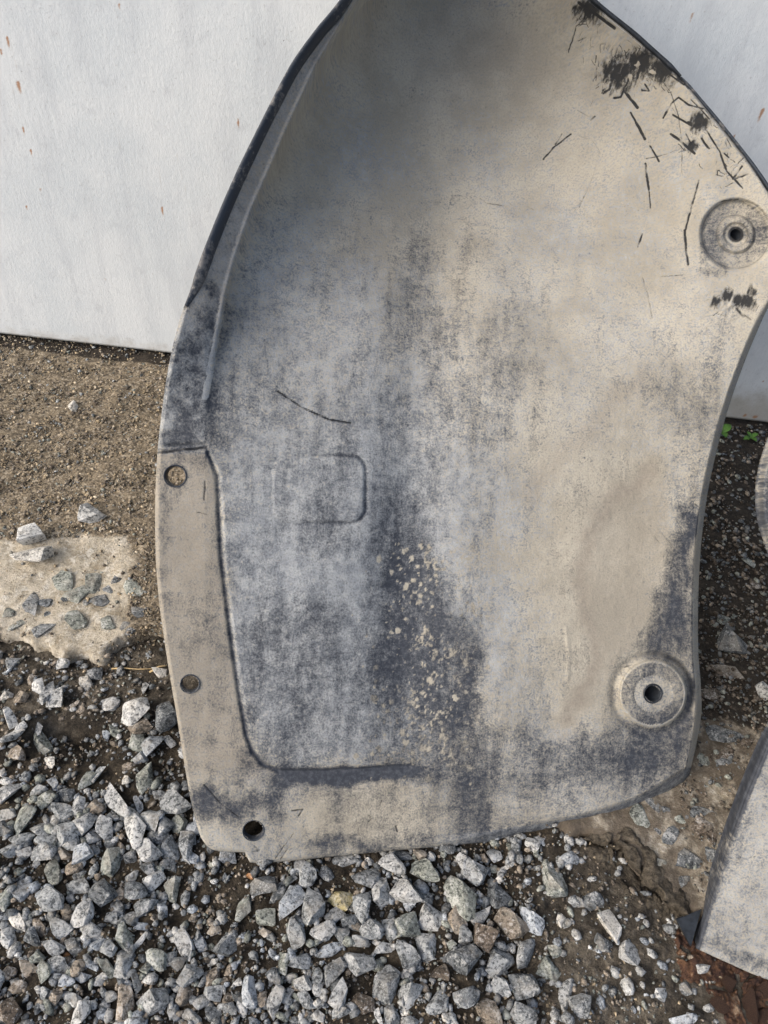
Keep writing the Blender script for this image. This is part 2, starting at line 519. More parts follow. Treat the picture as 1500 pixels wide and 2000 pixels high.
# ------------------------------------------------------------------ white wall
wx = np.concatenate([[-3.0, -2.0, -1.4], np.arange(-1.2, 1.2, 0.0036), [1.25, 1.4, 2.0, 3.0]])
wz = np.concatenate([np.arange(GAP, 1.0, 0.0042), np.linspace(1.02, 2.4, 8)])
WX, WZ = np.meshgrid(wx, wz)
WY = fbm(WX * 1.4, WZ * 1.4, 90, 2) * 0.006
wpx, wpy = project(np.stack([WX, WY * 0, WZ], -1))
rust = np.zeros_like(WX); wdirt = np.zeros_like(WX)
for (x, y, r, ln) in [(14, 72, 4, 12), (36, 162, 6, 12), (3, 98, 4, 6), (46, 250, 3, 8), (60, 292, 3, 8), (78, 368, 3, 6), (465, 236, 4, 8), (305, 362, 2, 8),
                      (316, 405, 4, 12), (52, 402, 3, 5), (204, 542, 3, 6), (306, 560, 2, 5), (234, 8, 3, 6), (1352, 25, 3, 12), (1490, 215, 5, 14), (1436, 265, 3, 12),
                      (1475, 815, 9, 4), (1455, 812, 7, 3), (1492, 745, 3, 3)]:
    r = r * 0.75
    dx = WX - wallpt(x, y)[0]; dz = WZ - wallpt(x, y)[2]
    s = 1.25 / FPX
    dz2 = np.where(dz < 0, dz / (ln * 1.6 * s), dz / (r * s))
    rust = np.maximum(rust, np.exp(-((dx / (r * s)) ** 2 + dz2 ** 2)))
for (x0, y0, x1, y1) in [(20, 160, 75, 300), (20, 75, 45, 190), (310, 300, 318, 420), (345, 300, 370, 400), (215, 220, 240, 300)]:
    wdirt = np.maximum(wdirt, 0.55 * np.exp(-(seg_dist(wpx, wpy, [(x0, y0), (x1, y1)]) / 2.2) ** 2))
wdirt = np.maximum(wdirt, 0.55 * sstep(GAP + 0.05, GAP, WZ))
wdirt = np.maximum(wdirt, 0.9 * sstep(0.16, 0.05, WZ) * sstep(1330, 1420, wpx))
nw = len(wx)
V = np.stack([WX, WY, WZ], -1).reshape(-1, 3)
Vb = V[:nw].copy(); Vb[:, 1] = 0.03
b0 = len(V)
qq = grid_quads(nw, len(wz))
low = np.stack([np.arange(nw - 1) + b0, np.arange(nw - 1) + 1 + b0, np.arange(1, nw), np.arange(nw - 1)], -1)
Vt = np.array([[-3, 0.03, 2.4], [3, 0.03, 2.4]])
back = np.array([[b0 + nw - 1, b0, b0 + nw, b0 + nw + 1]])
V = np.vstack([V, Vb, Vt])
me = mesh_np('painted_sheet', V, np.vstack([qq, low, back]),
             attrs={'rust': np.concatenate([rust.ravel(), rust[0] * 0 + 0.45, [0, 0]]), 'dirt': np.concatenate([wdirt.ravel(), np.ones(nw), [0, 0]])}, mat=M_WALL)
wall = empty('painted_wall', (0, 0, 0))
tag(wall, 'white painted steel wall with rust specks behind the leaning fender', 'wall')
link('painted_sheet', me, wall)
for sx in (-1.5, 1.5):                                 # posts that carry the sheet, out of view
    bm = bmesh.new(); bmesh.ops.create_cube(bm, size=1.0)
    bmesh.ops.scale(bm, vec=(0.08, 0.06, 2.42), verts=bm.verts)
    bmesh.ops.translate(bm, vec=(sx, 0.062, 1.2), verts=bm.verts)
    mm = bpy.data.meshes.new('post'); bm.to_mesh(mm); bm.free(); mm.materials.append(M_RUST)
    link('post', mm, wall)


# ------------------------------------------------------------------ fenders
def lean_frame(pa, pb, yaw_mix, lean):
    a = ground(*pa, 0.012); b = ground(*pb, 0.012)
    t = b - a; t[2] = 0; t /= np.linalg.norm(t)
    t = t * yaw_mix + np.array([1.0, 0, 0]) * (1 - yaw_mix); t /= np.linalg.norm(t)
    back = np.array([-t[1], t[0], 0.0])
    up = back * math.cos(lean) + np.array([0, 0, 1.0]) * math.sin(lean)
    n = np.cross(t, up)                                # faces the viewer
    return a, t, up, n


def warp01(n, lo, hi, k):
    x = np.linspace(0, 1, 4000)
    c = np.cumsum(1 + (k - 1) * ((x > lo) & (x < hi))); c = (c - c[0]) / (c[-1] - c[0])
    return np.interp(np.linspace(0, 1, n), c, x)


def at01(C, q):
    s_ = np.linspace(0, 1, len(C))
    return np.stack([np.interp(q, s_, C[:, 0]), np.interp(q, s_, C[:, 1])], 1)


def coons(L, Rr, T, B, uu, vv):
    l = at01(catmull(L, 2400), vv); r = at01(catmull(Rr, 2400), vv); t = at01(catmull(T, 2400), uu); b = at01(catmull(B, 2400), uu)
    u = uu[None, :, None]; v = vv[:, None, None]
    P = (1 - u) * l[:, None] + u * r[:, None] + (1 - v) * t[None] + v * b[None] \
        - ((1 - u) * (1 - v) * l[0] + u * (1 - v) * r[0] + (1 - u) * v * l[-1] + u * v * r[-1])
    return P[..., 0], P[..., 1]


def apply_blobs(X, Y, D, blobs, warp=22, seed=70):
    wx_ = fbm(X / 45, Y / 45, seed, 4) * warp * 2.4; wy_ = fbm(X / 45 + 40, Y / 45 + 7, seed + 5, 4) * warp * 2.4
    Xw, Yw = X + wx_, Y + wy_
    for (x, y, rx, ry, ang, val, s) in blobs:
        rx, ry, s = rx * 1.22, ry * 1.22, min(1.0, s * 1.1)
        c, sn = math.cos(R_(ang)), math.sin(R_(ang))
        dx, dy = Xw - x, Yw - y
        q = ((dx * c + dy * sn) / rx) ** 2 + ((-dx * sn + dy * c) / ry) ** 2
        g = s * np.exp(-q ** 1.5)
        D = D * (1 - g) + val * g
    return D


def marks(X, Y, lst, seed=80, soft=1.7):
    out = np.zeros_like(X)
    jit = fbm(X / 9, Y / 9, seed, 3) * 2.5
    for pts, w, s in lst:
        xs = [p[0] for p in pts]; ys = [p[1] for p in pts]
        sel = (X > min(xs) - 25) & (X < max(xs) + 25) & (Y > min(ys) - 25) & (Y < max(ys) + 25)
        w = w * 0.62
        d = seg_dist(X[sel] + jit[sel], Y[sel] + jit[sel] * 0.6, pts)
        out[sel] = np.maximum(out[sel], s * sstep(w * 0.5 + soft, w * 0.5 - 0.9, d) * np.clip(0.95 + 1.3 * fbm(X[sel] / 12, Y[sel] / 12, seed + 7, 2), 0.35, 1.1))
    return out


def build_fender(root, name, L, Rr, T, B, frame, Wf, dustf, nu, nv, holes=(), thick=0.004, mat=None, dens=((0, 1, 1), (0, 1, 1))):
    a, t, up, n = frame

    def pos(X, Y, W):
        return on_plane(X, Y, n, a, W)
    uu, vv = warp01(nu, *(dens[0])), warp01(nv, *(dens[1]))
    X, Y = coons(L, Rr, T, B, uu, vv)
    u = uu[None, :]; v = vv[:, None]
    W = Wf(X, Y, u, v)
    for (hx, hy, hr) in holes:                         # pull the nearest vertices on to the circle
        dx, dy = X - hx, Y - hy; q = np.hypot(dx, dy)
        s = np.abs(q - hr) < 1.3
        k = np.where(s, hr / np.maximum(q, 1e-6), 1.0)
        X = hx + dx * k; Y = hy + dy * k
    dust, bare_and_shade, warm, stain_and_shade = dustf(X, Y, u, v)
    P = pos(X, Y, W - 0.0007 * bare_and_shade)
    pl = np.stack([(P - a) @ t, (P - a) @ up, W * 0], -1)
    cx = (X[:-1, :-1] + X[1:, 1:]) / 2; cy = (Y[:-1, :-1] + Y[1:, 1:]) / 2
    keep = np.ones(cx.shape, bool)
    for (hx, hy, hr) in holes:
        keep &= np.hypot(cx - hx, cy - hy) > hr - 0.2
    q = grid_quads(nu, nv, keep.ravel())[:, ::-1]
    # rim and back skin (coarser)
    i = np.arange(nu * nv).reshape(nv, nu)
    loop = np.concatenate([i[0, :], i[1:, -1], i[-1, -2::-1], i[-2:0:-1, 0]])
    Vf = P.reshape(-1, 3)
    rimV = Vf[loop] - n * thick
    nb = len(Vf); k = len(loop)
    j = np.arange(k); jn = (j + 1) % k
    rim = np.stack([loop[j], loop[jn], nb + jn, nb + j], -1)
    su = np.unique(np.linspace(0, nu - 1, 140).astype(int)); sv = np.unique(np.linspace(0, nv - 1, 220).astype(int))
    Vk = (P[np.ix_(sv, su)] - n * (thick + 0.0005)).reshape(-1, 3)
    bx = X[np.ix_(sv, su)]; by = Y[np.ix_(sv, su)]
    kb = np.ones((len(sv) - 1, len(su) - 1), bool)
    for (hx, hy, hr) in holes:
        near = np.hypot(bx - hx, by - hy)
        mn = np.minimum(np.minimum(near[:-1, :-1], near[1:, :-1]), np.minimum(near[:-1, 1:], near[1:, 1:]))
        kb &= mn > hr + 22
    qb = grid_quads(len(su), len(sv), kb.ravel()) + nb + k
    V = np.vstack([Vf, rimV, Vk]) - a
    ex = len(rimV) + len(Vk)
    f = dust.ravel()
    att = {'dust': np.concatenate([f, f[loop] * 0.6, dust[np.ix_(sv, su)].ravel()]),
           'bare_and_shade': np.concatenate([bare_and_shade.ravel(), bare_and_shade.ravel()[loop], np.zeros(len(Vk))]),
           'warm': np.concatenate([warm.ravel(), warm.ravel()[loop], warm[np.ix_(sv, su)].ravel()]),
           'stain_and_shade': np.concatenate([stain_and_shade.ravel(), np.zeros(ex)]),
           'pc': np.vstack([pl.reshape(-1, 3), pl.reshape(-1, 3)[loop], pl[np.ix_(sv, su)].reshape(-1, 3)])}
    me = mesh_np(name, V, np.vstack([q, rim, qb]), attrs=att, mat=mat or M_FEN)
    return link(name, me, root), pos


# ---- the main fender
LEFT = [(880, -330), (770, -140), (672, 0), (620, 62), (572, 128), (530, 205), (482, 300), (441, 390), (405, 480), (378, 555), (357, 605), (340, 665),
        (325, 740), (314, 820), (307, 890), (303, 980), (304, 1080), (309, 1160), (318, 1230), (330, 1310), (342, 1380), (355, 1460), (368, 1540),
        (380, 1595), (391, 1632), (403, 1652)]
RIGHT = [(985, -270), (1060, -115), (1150, -5), (1240, 72), (1330, 152), (1400, 235), (1460, 310), (1506, 378), (1532, 445), (1536, 510), (1515, 572),
         (1490, 622), (1455, 705), (1425, 790), (1400, 880), (1381, 970), (1369, 1070), (1364, 1170), (1364, 1270), (1369, 1340), (1370, 1395),
         (1361, 1450), (1345, 1520)]
BOT = [(403, 1652), (420, 1661), (450, 1664), (476, 1665), (482, 1669), (486, 1680), (496, 1685), (560, 1682), (700, 1668), (850, 1654), (970, 1642),
       (1100, 1622), (1190, 1600), (1260, 1572), (1345, 1520)]
TOP = [(880, -330), (935, -318), (985, -270)]
FL = np.array([(-340, 900), (-140, 800), (0, 695), (125, 620), (250, 562), (330, 528), (410, 492), (500, 461), (575, 441), (700, 419), (780, 404), (870, 401),
               (885, 404), (930, 424), (1090, 432), (1240, 450), (1350, 466), (1440, 482), (1485, 505), (1502, 540), (1700, 560)], float)
FRAME1 = lean_frame((500, 1683), (850, 1652), 0.9, R_(46))
BOSS_A, BOSS_B = (1275, 1355), (1437, 458)
HOLES = [(342, 930, 21), (371, 1336, 18), (495, 1622, 20)]


def rrect(X, Y, x0, y0, x1, y1, r):
    cx, cy = (x0 + x1) / 2, (y0 + y1) / 2
    qx = np.abs(X - cx) - (x1 - x0) / 2 + r; qy = np.abs(Y - cy) - (y1 - y0) / 2 + r
    return np.hypot(np.maximum(qx, 0), np.maximum(qy, 0)) + np.minimum(np.maximum(qx, qy), 0) - r


LB = catmull(BOT, 260)
RE = catmull(RIGHT, 300)
GROOVE = [(404, 886), (424, 930), (432, 1090), (450, 1240), (466, 1350), (481, 1436), (494, 1470), (514, 1494), (545, 1506), (620, 1506), (800, 1497)]


def fender_w(X, Y, u, v):
    fx = np.interp(Y, FL[:, 0], FL[:, 1])
    d = X - fx
    rec = 0.115 * sstep(900, 250, Y) + 0.02 * sstep(300, -300, Y)
    dp = np.maximum(d, 0)
    tt = np.clip(dp / np.maximum(np.interp(Y, RE[:, 1], RE[:, 0]) - fx, 60), 0, 1)
    W = -rec * (0.26 * (1 - np.exp(-dp / 15.0)) * (1 - tt) + 0.80 * np.sin(math.pi * tt ** 0.72))
    # the arch bends forward towards its top
    W = W + 0.085 * np.clip((620 - Y) / 620, 0, 1.8) ** 2 * (1 - 0.8 * tt)
    # upper flange tips inward
    W = W + 0.00030 * np.clip(-d, 0, 90) * sstep(880, 640, Y)
    # broad hollow of the shell
    W = W - 0.030 * np.clip(1 - ((X - 960) / 560) ** 2, 0, 1) * sstep(1500, 700, Y)
    W = W - 0.012 * np.exp(-((X - (800 + 0.12 * (900 - Y))) / 75) ** 2) * sstep(1600, 1100, Y) * sstep(100, 500, Y)
    # left flange: lower length stands proud of the upper
    W = W + 0.006 * sstep(873, 882, Y + 0.05 * (X - 350)) * sstep(1530, 1440, Y) * sstep(830, 700, X) * np.where(d < 0, 1, sstep(820, 960, Y))
    W = W - 0.005 * np.exp(-((Y - 873 + 0.05 * (X - 350)) / 6) ** 2) * sstep(8, -4, d)
    # raised lip along the flange's inner edge (upper)
    W = W + 0.0032 * np.exp(-((d + 4) / 4.5) ** 2) * sstep(760, 540, Y)
    # raised lower left field
    yb = 1508 - 0.045 * (X - 560)
    fld = sstep(2, 10, d) * sstep(yb + 4, yb - 12, Y) * sstep(830, 715, X) * sstep(820, 960, Y)
    W = W + 0.004 * fld
    W = W - 0.0028 * np.exp(-(seg_dist(X, Y, GROOVE) / 3.6) ** 2) * sstep(890, 940, Y)
    # moulded rounded rectangle
    rr_ = rrect(X, Y, 532, 889, 714, 1021, 30)
    W = W - 0.0022 * np.exp(-(rr_ / 3.2) ** 2) * (0.35 + 0.65 * sstep(560, 690, X)) + 0.0012 * sstep(4, -4, rr_)
    # mounting seats
    q = np.hypot((X - BOSS_A[0]), (Y - BOSS_A[1]))
    W = W + 0.0075 * sstep(68, 63, q) - 0.003 * np.exp(-((q - 77) / 8) ** 2) - 0.0015 * sstep(40, 36, q)
    q = np.hypot((X - BOSS_B[0]), (Y - BOSS_B[1]))
    W = W - 0.008 * sstep(74, 60, q) + 0.004 * sstep(38, 33, q) - 0.003 * sstep(24, 20, q)
    W = W + 0.003 * np.exp(-(np.hypot(X - 1420, Y - 602) / 22) ** 2) * (1 + 2.0 * fbm(X / 7, Y / 7, 33, 2))
    # thin moulding ridge near the right
    W = W + 0.0008 * np.exp(-(seg_dist(X, Y, [(1106, 1228), (1112, 1280), (1108, 1330)]) / 4) ** 2)
    # rolled edges
    dr = (1 - u) * np.maximum(np.hypot(X[:, -1:] - X[:, :1], 0), 1)
    W = W - 0.012 * sstep(16, 0, dr) * sstep(560, 680, Y) - 0.006 * sstep(9, 0, dr)
    db = np.interp(X, LB[:, 0], LB[:, 1]) - Y
    lipw = 6 + 20 * sstep(820, 1120, X)
    W = W - (0.004 + 0.026 * sstep(820, 1150, X)) * np.clip(1 - np.maximum(db, 0) / lipw, 0, 1) * (Y > 1400)
    W = W - 0.005 * sstep(6, 0, u * 900) * (Y > 600)
    # slow warps of thin plastic
    W = W + fbm(X / 260, Y / 260, 21, 3) * 0.010 + fbm(X / 60, Y / 60, 25, 3) * 0.0016
    # pocked, caked mud
    W = W + 0.0010 * np.maximum(fbm(X / 11, Y / 11, 28, 2), 0) * sstep(700, 800, X)
    return W


BLOBS = [  # x, y, rx, ry, angle, dust value, strength
    (640, 300, 190, 330, 20, 0.78, 0.7), (470, 700, 50, 200, 10, 0.62, 0.8),
    (590, 1010, 160, 120, 0, 0.42, 0.75), (600, 1200, 170, 130, 0, 0.50, 0.8), (640, 1130, 90, 40, 0, 0.72, 0.7),
    (560, 1225, 90, 26, -10, 0.26, 0.7), (600, 1330, 150, 90, 0, 0.36, 0.7), (600, 1440, 130, 60, 0, 0.40, 0.8), (560, 1370, 70, 110, 0, 0.30, 0.5),
    (760, 1380, 40, 120, 0, 0.45, 0.7), (520, 1250, 40, 90, 10, 0.30, 0.5), (680, 830, 120, 60, 20, 0.48, 0.6), (600, 820, 90, 50, 0, 0.56, 0.5),
    (700, 760, 60, 60, 0, 0.50, 0.5), (840, 640, 30, 60, 0, 0.28, 0.7), (800, 560, 22, 110, 10, 0.42, 0.7), (770, 760, 22, 130, 4, 0.40, 0.7),
    (830, 850, 60, 100, 20, 0.48, 0.6), (990, 700, 80, 70, 0, 0.50, 0.6), (930, 640, 60, 50, 0, 0.52, 0.5), (1020, 580, 50, 40, 0, 0.55, 0.5), (850, 320, 20, 120, 14, 0.55, 0.6),
    (745, 960, 14, 90, 0, 0.25, 0.8), (790, 1010, 30, 80, 0, 0.30, 0.6), (800, 1130, 44, 100, -4, 0.06, 0.95), (830, 1260, 70, 110, -6, 0.03, 0.97), (860, 1370, 65, 90, -10, 0.10, 0.95),
    (820, 1480, 90, 50, 0, 0.30, 0.7), (900, 1330, 40, 70, 0, 0.16, 0.8), (930, 1560, 55, 80, 0, 0.12, 0.85), (1010, 1500, 80, 70, 0, 0.35, 0.6),
    (985, 1555, 40, 34, 0, 0.72, 0.6), (1100, 1480, 120, 60, 0, 0.32, 0.75), (1200, 1500, 140, 55, -15, 0.20, 0.85), (1290, 1470, 60, 50, 0, 0.16, 0.8), (1090, 1560, 60, 40, -10, 0.40, 0.6),
    (1190, 1545, 90, 20, -15, 0.55, 0.6), (1000, 1430, 60, 50, 0, 0.45, 0.5),
    (1325, 1190, 36, 90, 5, 0.12, 0.9), (1285, 1260, 55, 45, 0, 0.25, 0.7), (1345, 1030, 20, 40, 0, 0.08, 0.9), (1320, 1100, 26, 60, 10, 0.30, 0.7),
    (1345, 800, 40, 70, 15, 0.40, 0.7), (1280, 740, 60, 50, 0, 0.55, 0.5), (1400, 690, 40, 70, 15, 0.55, 0.6), (1330, 1440, 30, 50, 0, 0.15, 0.7),
    (1345, 1350, 14, 70, 0, 0.15, 0.8), (1275, 1430, 70, 16, 0, 0.15, 0.8), (1250, 1370, 45, 40, 0, 0.38, 0.6),
    (1475, 440, 25, 32, 20, 0.10, 0.9), (1390, 490, 22, 40, 0, 0.25, 0.8), (1400, 522, 24, 10, 30, 0.05, 0.9),
    (360, 810, 70, 80, 0, 0.20, 0.95), (375, 690, 50, 90, 15, 0.28, 0.9), (340, 860, 40, 16, -5, 0.10, 0.8), (430, 610, 30, 60, 20, 0.48, 0.7),
    (335, 1168, 26, 14, 0, 0.40, 0.8), (400, 1185, 40, 14, 10, 0.55, 0.6), (345, 1230, 12, 26, 0, 0.42, 0.7), (316, 1010, 8, 60, 0, 0.3, 0.7), (360, 1440, 60, 16, 12, 0.50, 0.7), (420, 1500, 80, 16, 12, 0.45, 0.6),
    (425, 1570, 60, 26, 10, 0.10, 0.9), (400, 1585, 22, 34, 0, 0.12, 0.8), (520, 1555, 36, 18, -10, 0.12, 0.85), (540, 1590, 16, 22, 0, 0.25, 0.7), (490, 1490, 24, 26, 30, 0.2, 0.8),
    (680, 1518, 130, 13, -2, 0.03, 0.95), (560, 1516, 40, 20, 10, 0.12, 0.8), (650, 1560, 45, 30, 0, 0.38, 0.7), (640, 1640, 36, 24, 0, 0.15, 0.85), (690, 1645, 50, 14, 0, 0.25, 0.7),
    (860, 1600, 50, 40, 0, 0.45, 0.6), (780, 1645, 90, 12, -5, 0.35, 0.7), (1000, 1620, 80, 16, -8, 0.35, 0.7)]
WARM = [(640, 1150, 240, 400, 0, 0.05, 0.95), (560, 700, 140, 200, 0, 0.4, 0.7), (370, 1200, 60, 330, 0, 0.75, 0.9), (700, 1590, 120, 70, 0, 0.95, 0.9),
        (370, 780, 60, 110, 0, 0.3, 0.8), (1180, 1100, 100, 200, 0, 1.0, 0.9), (960, 120, 200, 120, 0, 0.9, 0.7), (1100, 1500, 200, 80, 0, 0.45, 0.8), (1150, 700, 250, 160, 0, 0.6, 0.6),
        (430, 1560, 110, 100, 0, 0.65, 0.8)]
SCR_AND_SHADE = [([(1127, 50), (1118, 78), (1110, 102)], 3, 0.8), ([(1220, 178), (1245, 210)], 9, 1), ([(1232, 220), (1243, 240)], 5, 0.9), ([(1243, 240), (1260, 272)], 8, 1),
       ([(1270, 285), (1287, 315)], 5, 0.9), ([(1262, 310), (1300, 302), (1330, 290)], 2, 0.8), ([(1261, 320), (1267, 370)], 6, 0.95), ([(1267, 370), (1271, 407)], 3, 0.8),
       ([(1365, 352), (1352, 400), (1339, 448)], 5, 0.85), ([(1337, 450), (1340, 485), (1344, 517)], 7, 0.9), ([(1254, 457), (1246, 482)], 5, 0.9), ([(1280, 540), (1352, 536)], 2, 0.75),
       ([(1255, 542), (1265, 575), (1274, 622)], 2.5, 0.65), ([(1115, 262), (1080, 290), (1061, 311)], 4, 0.85), ([(1098, 262), (1085, 282)], 4, 0.7), ([(1127, 215), (1157, 232)], 1.5, 0.6), ([(1154, 234), (1162, 228)], 6, 0.8),
       ([(1130, 265), (1157, 275), (1171, 295), (1160, 340), (1142, 385), (1115, 420)], 1.2, 0.48), ([(1142, 383), (1132, 405)], 4, 0.5), ([(937, 387), (950, 397), (985, 402)], 2.5, 0.6), ([(1030, 403), (1042, 410)], 2, 0.5),
       ([(1315, 225), (1350, 245), (1380, 255), (1405, 295), (1420, 335), (1450, 367)], 5, 1), ([(1345, 240), (1378, 250)], 9, 1), ([(1295, 230), (1312, 202), (1325, 190), (1345, 205), (1372, 212)], 5, 0.95),
       ([(1287, 150), (1310, 180), (1325, 225), (1332, 280), (1332, 340)], 1.8, 0.75), ([(1310, 262), (1325, 272), (1345, 290), (1357, 300)], 7, 1), ([(1370, 270), (1376, 280), (1385, 290)], 6, 0.95), ([(1340, 262), (1352, 285)], 3, 0.9),
       ([(1360, 235), (1370, 225), (1378, 240)], 4, 0.9), ([(1385, 232), (1365, 210), (1350, 195)], 3, 0.9), ([(1450, 325), (1432, 350), (1462, 340)], 5, 0.9), ([(1415, 300), (1424, 308)], 4, 0.9), ([(1404, 395), (1415, 392), (1442, 389)], 3, 0.8),
       ([(1205, 130), (1190, 175), (1178, 182)], 7, 0.7), ([(1230, 150), (1212, 190), (1200, 192)], 6, 0.8), ([(1260, 165), (1268, 178), (1254, 176)], 5, 0.9), ([(1300, 140), (1335, 165), (1352, 162)], 4, 0.9),
       ([(542, 764), (590, 796), (644, 820), (684, 826)], 5.5, 0.95), ([(664, 842), (669, 848)], 4, 0.8), ([(676, 856), (680, 862)], 4, 0.8), ([(426, 826), (410, 870), (395, 926)], 1.6, 0.6), ([(400, 940), (399, 976)], 6, 0.6), ([(386, 1000), (408, 1006)], 3, 0.8),
       ([(398, 1532), (430, 1568), (466, 1596)], 3.4, 0.9), ([(570, 1584), (592, 1580), (582, 1594)], 4, 0.8), ([(746, 1564), (742, 1574)], 3, 0.7), ([(538, 1676), (556, 1650), (574, 1628)], 3, 0.7), ([(548, 1677), (566, 1652)], 4, 0.7),
       ([(696, 1600), (702, 1632)], 1.4, 0.6), ([(720, 1592), (726, 1600), (718, 1606)], 2.5, 0.7), ([(772, 1612), (776, 1624)], 5, 0.75), ([(496, 1652), (506, 1660), (494, 1664)], 6, 0.7), ([(604, 1640), (622, 1646)], 4, 0.7),
       ([(1274, 1042), (1290, 1062)], 1.8, 0.6), ([(1290, 1038), (1316, 1070)], 1.8, 0.65), ([(1212, 1310), (1218, 1330), (1230, 1346)], 3, 0.85), ([(1214, 1306), (1228, 1300)], 2.5, 0.7), ([(1108, 1230), (1112, 1280), (1107, 1328)], 1.2, 0.4),
       ([(1355, 802), (1368, 812)], 2, 0.7), ([(1358, 985), (1364, 990)], 4, 0.7), ([(1450, 612), (1466, 624)], 4, 0.85), ([(1340, 628), (1392, 616)], 1.5, 0.5), ([(1380, 640), (1384, 662)], 2, 0.5),
       ([(308, 885), (350, 879), (402, 874)], 9, 0.7), ([(1440, 604), (1452, 618)], 8, 0.8), ([(1398, 612), (1420, 618)], 2, 0.7), ([(1402, 622), (1432, 626)], 2, 0.6),  # first mark is the contact shadow of the flange step, painted dark
       ([(1165, -5), (1240, 62), (1330, 148), (1345, 170)], 12, 0.9), ([(1345, 165), (1400, 235), (1460, 312), (1500, 372)], 6, 0.75), ([(1130, 5), (1160, 25), (1200, 55)], 10, 0.8)]


def fender_dust_shade(X, Y, u, v):
    D = 0.66 + 0.16 * sstep(760, 300, Y) * sstep(800, 1100, X) + 0.16 * sstep(850, 1100, X) + 0.0 * X + 0.30 * fbm(X / 130, Y / 170, 101, 3)
    D = apply_blobs(X, Y, D, BLOBS)
    xs = X + 0.12 * (Y - 900) + 10 * fbm(X / 50, Y / 90, 111, 2)
    D = D + (0.34 * fbm(xs / 13, Y / 190, 113, 3) * sstep(560, 700, X) * sstep(1080, 900, X) * sstep(1150, 900, Y) + 0.30 * fbm(xs / 22, Y / 260, 117, 2)) * sstep(300, 560, Y)
    D = np.where((X > 640) & (Y < 1000), np.maximum(D, 0.36 + 0.16 * sstep(1000, 880, Y) + 0.25 * fbm(X / 24, Y / 34, 221, 3)), D)
    up = sstep(520, 260, Y) * sstep(1200, 1000, X)
    D = D * (1 - up) + 0.92 * up
    rg = np.random.default_rng(5); spots = np.zeros_like(X)
    for _ in range(260):                               # mud spatter on the dark band
        t = rg.random(); yy = 1060 + 480 * t; xx = 770 + 30 * t + rg.normal() * (25 + 55 * t) + 20
        r = 1.2 + 6 * rg.random() ** 4
        sel = (np.abs(X - xx) < r * 2) & (np.abs(Y - yy) < r * 2)
        g = sstep(r * 1.35, r * 0.5, np.hypot(X[sel] - xx, (Y[sel] - yy) * (0.7 + 0.5 * rg.random())) + 7 * fbm(X[sel] / 5, Y[sel] / 5, 49, 2))
        D[sel] = np.maximum(D[sel], g * (0.45 + 0.5 * rg.random())); spots[sel] = np.maximum(spots[sel], g)
    band = np.exp(-((X - 850) / 95) ** 2) * sstep(1040, 1120, Y) * sstep(1560, 1480, Y)
    sp2 = sstep(0.08, 0.34, fbm(X / 5.5, Y / 6.5, 211, 3) + 0.45 * fbm(X / 40, Y / 40, 215, 2)) * band
    D = np.maximum(D, 0.75 * sp2); spots = np.maximum(spots, sp2)
    D = D + 0.07 * sstep(420, 470, X) * sstep(760, 700, X) * sstep(860, 960, Y) * sstep(1510, 1480, Y)
    # dirty water line of the dried puddle
    jit = fbm(X / 30, Y / 30, 44, 3) * 26
    pud = seg_dist(X + jit, Y + jit, [(1272, 915), (1215, 960), (1160, 1020), (1134, 1090), (1138, 1180), (1165, 1270), (1150, 1330), (1105, 1400)])
    D = np.maximum(D, 0.98 * np.exp(-(pud / 26) ** 2))
    inside = sdf(X + jit, Y + jit, [(1275, 912), (1215, 955), (1160, 1015), (1132, 1090), (1136, 1180), (1162, 1270), (1100, 1390), (1075, 1440), (1120, 1440), (1200, 1300), (1262, 1190), (1300, 1060), (1300, 960)])
    fill = sstep(-14, 16, inside)
    D = D * (1 - fill) + np.maximum(D, 0.97) * fill
    stain_and_shade = np.clip(0.34 * fill + 0.72 * np.exp(-(pud / 15) ** 2) + 0.25 * np.exp(-((inside) / 7) ** 2) * (pud > 30), 0, 1)
    stain_and_shade = np.maximum(stain_and_shade, 0.45 * np.exp(-(seg_dist(X + jit, Y + jit, [(1040, 960), (1090, 890), (1160, 830), (1250, 740)]) / 22) ** 2))
    stain_and_shade = np.maximum(stain_and_shade, 0.5 * sstep(420, -50, Y + 0.2 * np.abs(X - 900)) * np.clip(0.5 + 2.2 * fbm(X / 60, Y / 90, 119, 3), 0, 1))
    warm = apply_blobs(X, Y, np.full_like(X, 0.64) + 0.5 * fbm(X / 70, Y / 110, 209, 3), WARM, 30, 75)
    warm = np.clip(warm + 0.5 * np.exp(-(pud / 20) ** 2) + 1.0 * spots, 0, 1)
    rr_ = rrect(X, Y, 532, 889, 714, 1021, 30)
    D = D - 0.35 * np.exp(-(rr_ / 3) ** 2) * sstep(560, 690, X)
    fx = np.interp(Y, FL[:, 0], FL[:, 1])
    gv = seg_dist(X, Y, GROOVE)
    D = D - 0.45 * np.exp(-(gv / 4) ** 2)  # darker line along the groove
    low_fl = sstep(4, -6, X - fx) * sstep(880, 890, Y) * sstep(1560, 1480, Y)
    D = D + low_fl * (0.12 + 0.5 * fbm(X / 40, Y / 22, 201, 3))
    stain_and_shade = np.maximum(stain_and_shade, 0.75 * low_fl)
    warm = np.maximum(warm, 0.7 * low_fl)
    up_fl = sstep(2, -6, X - fx) * sstep(880, 872, Y)
    stain_and_shade = np.maximum(stain_and_shade, 0.55 * up_fl * sstep(700, 560, Y)); warm = warm * (1 - 0.4 * up_fl)
    D = D + up_fl * 0.12 * sstep(420, 700, Y) + up_fl * 0.7 * fbm(X / 16, Y / 16, 205, 3)
    D = np.where((X - fx < 2) & (X - fx > -9) & (Y < 780), np.maximum(D, 0.95), D)  # pale highlight along the flange's inner edge, put into the colour
    yb = 1508 - 0.045 * (X - 560)
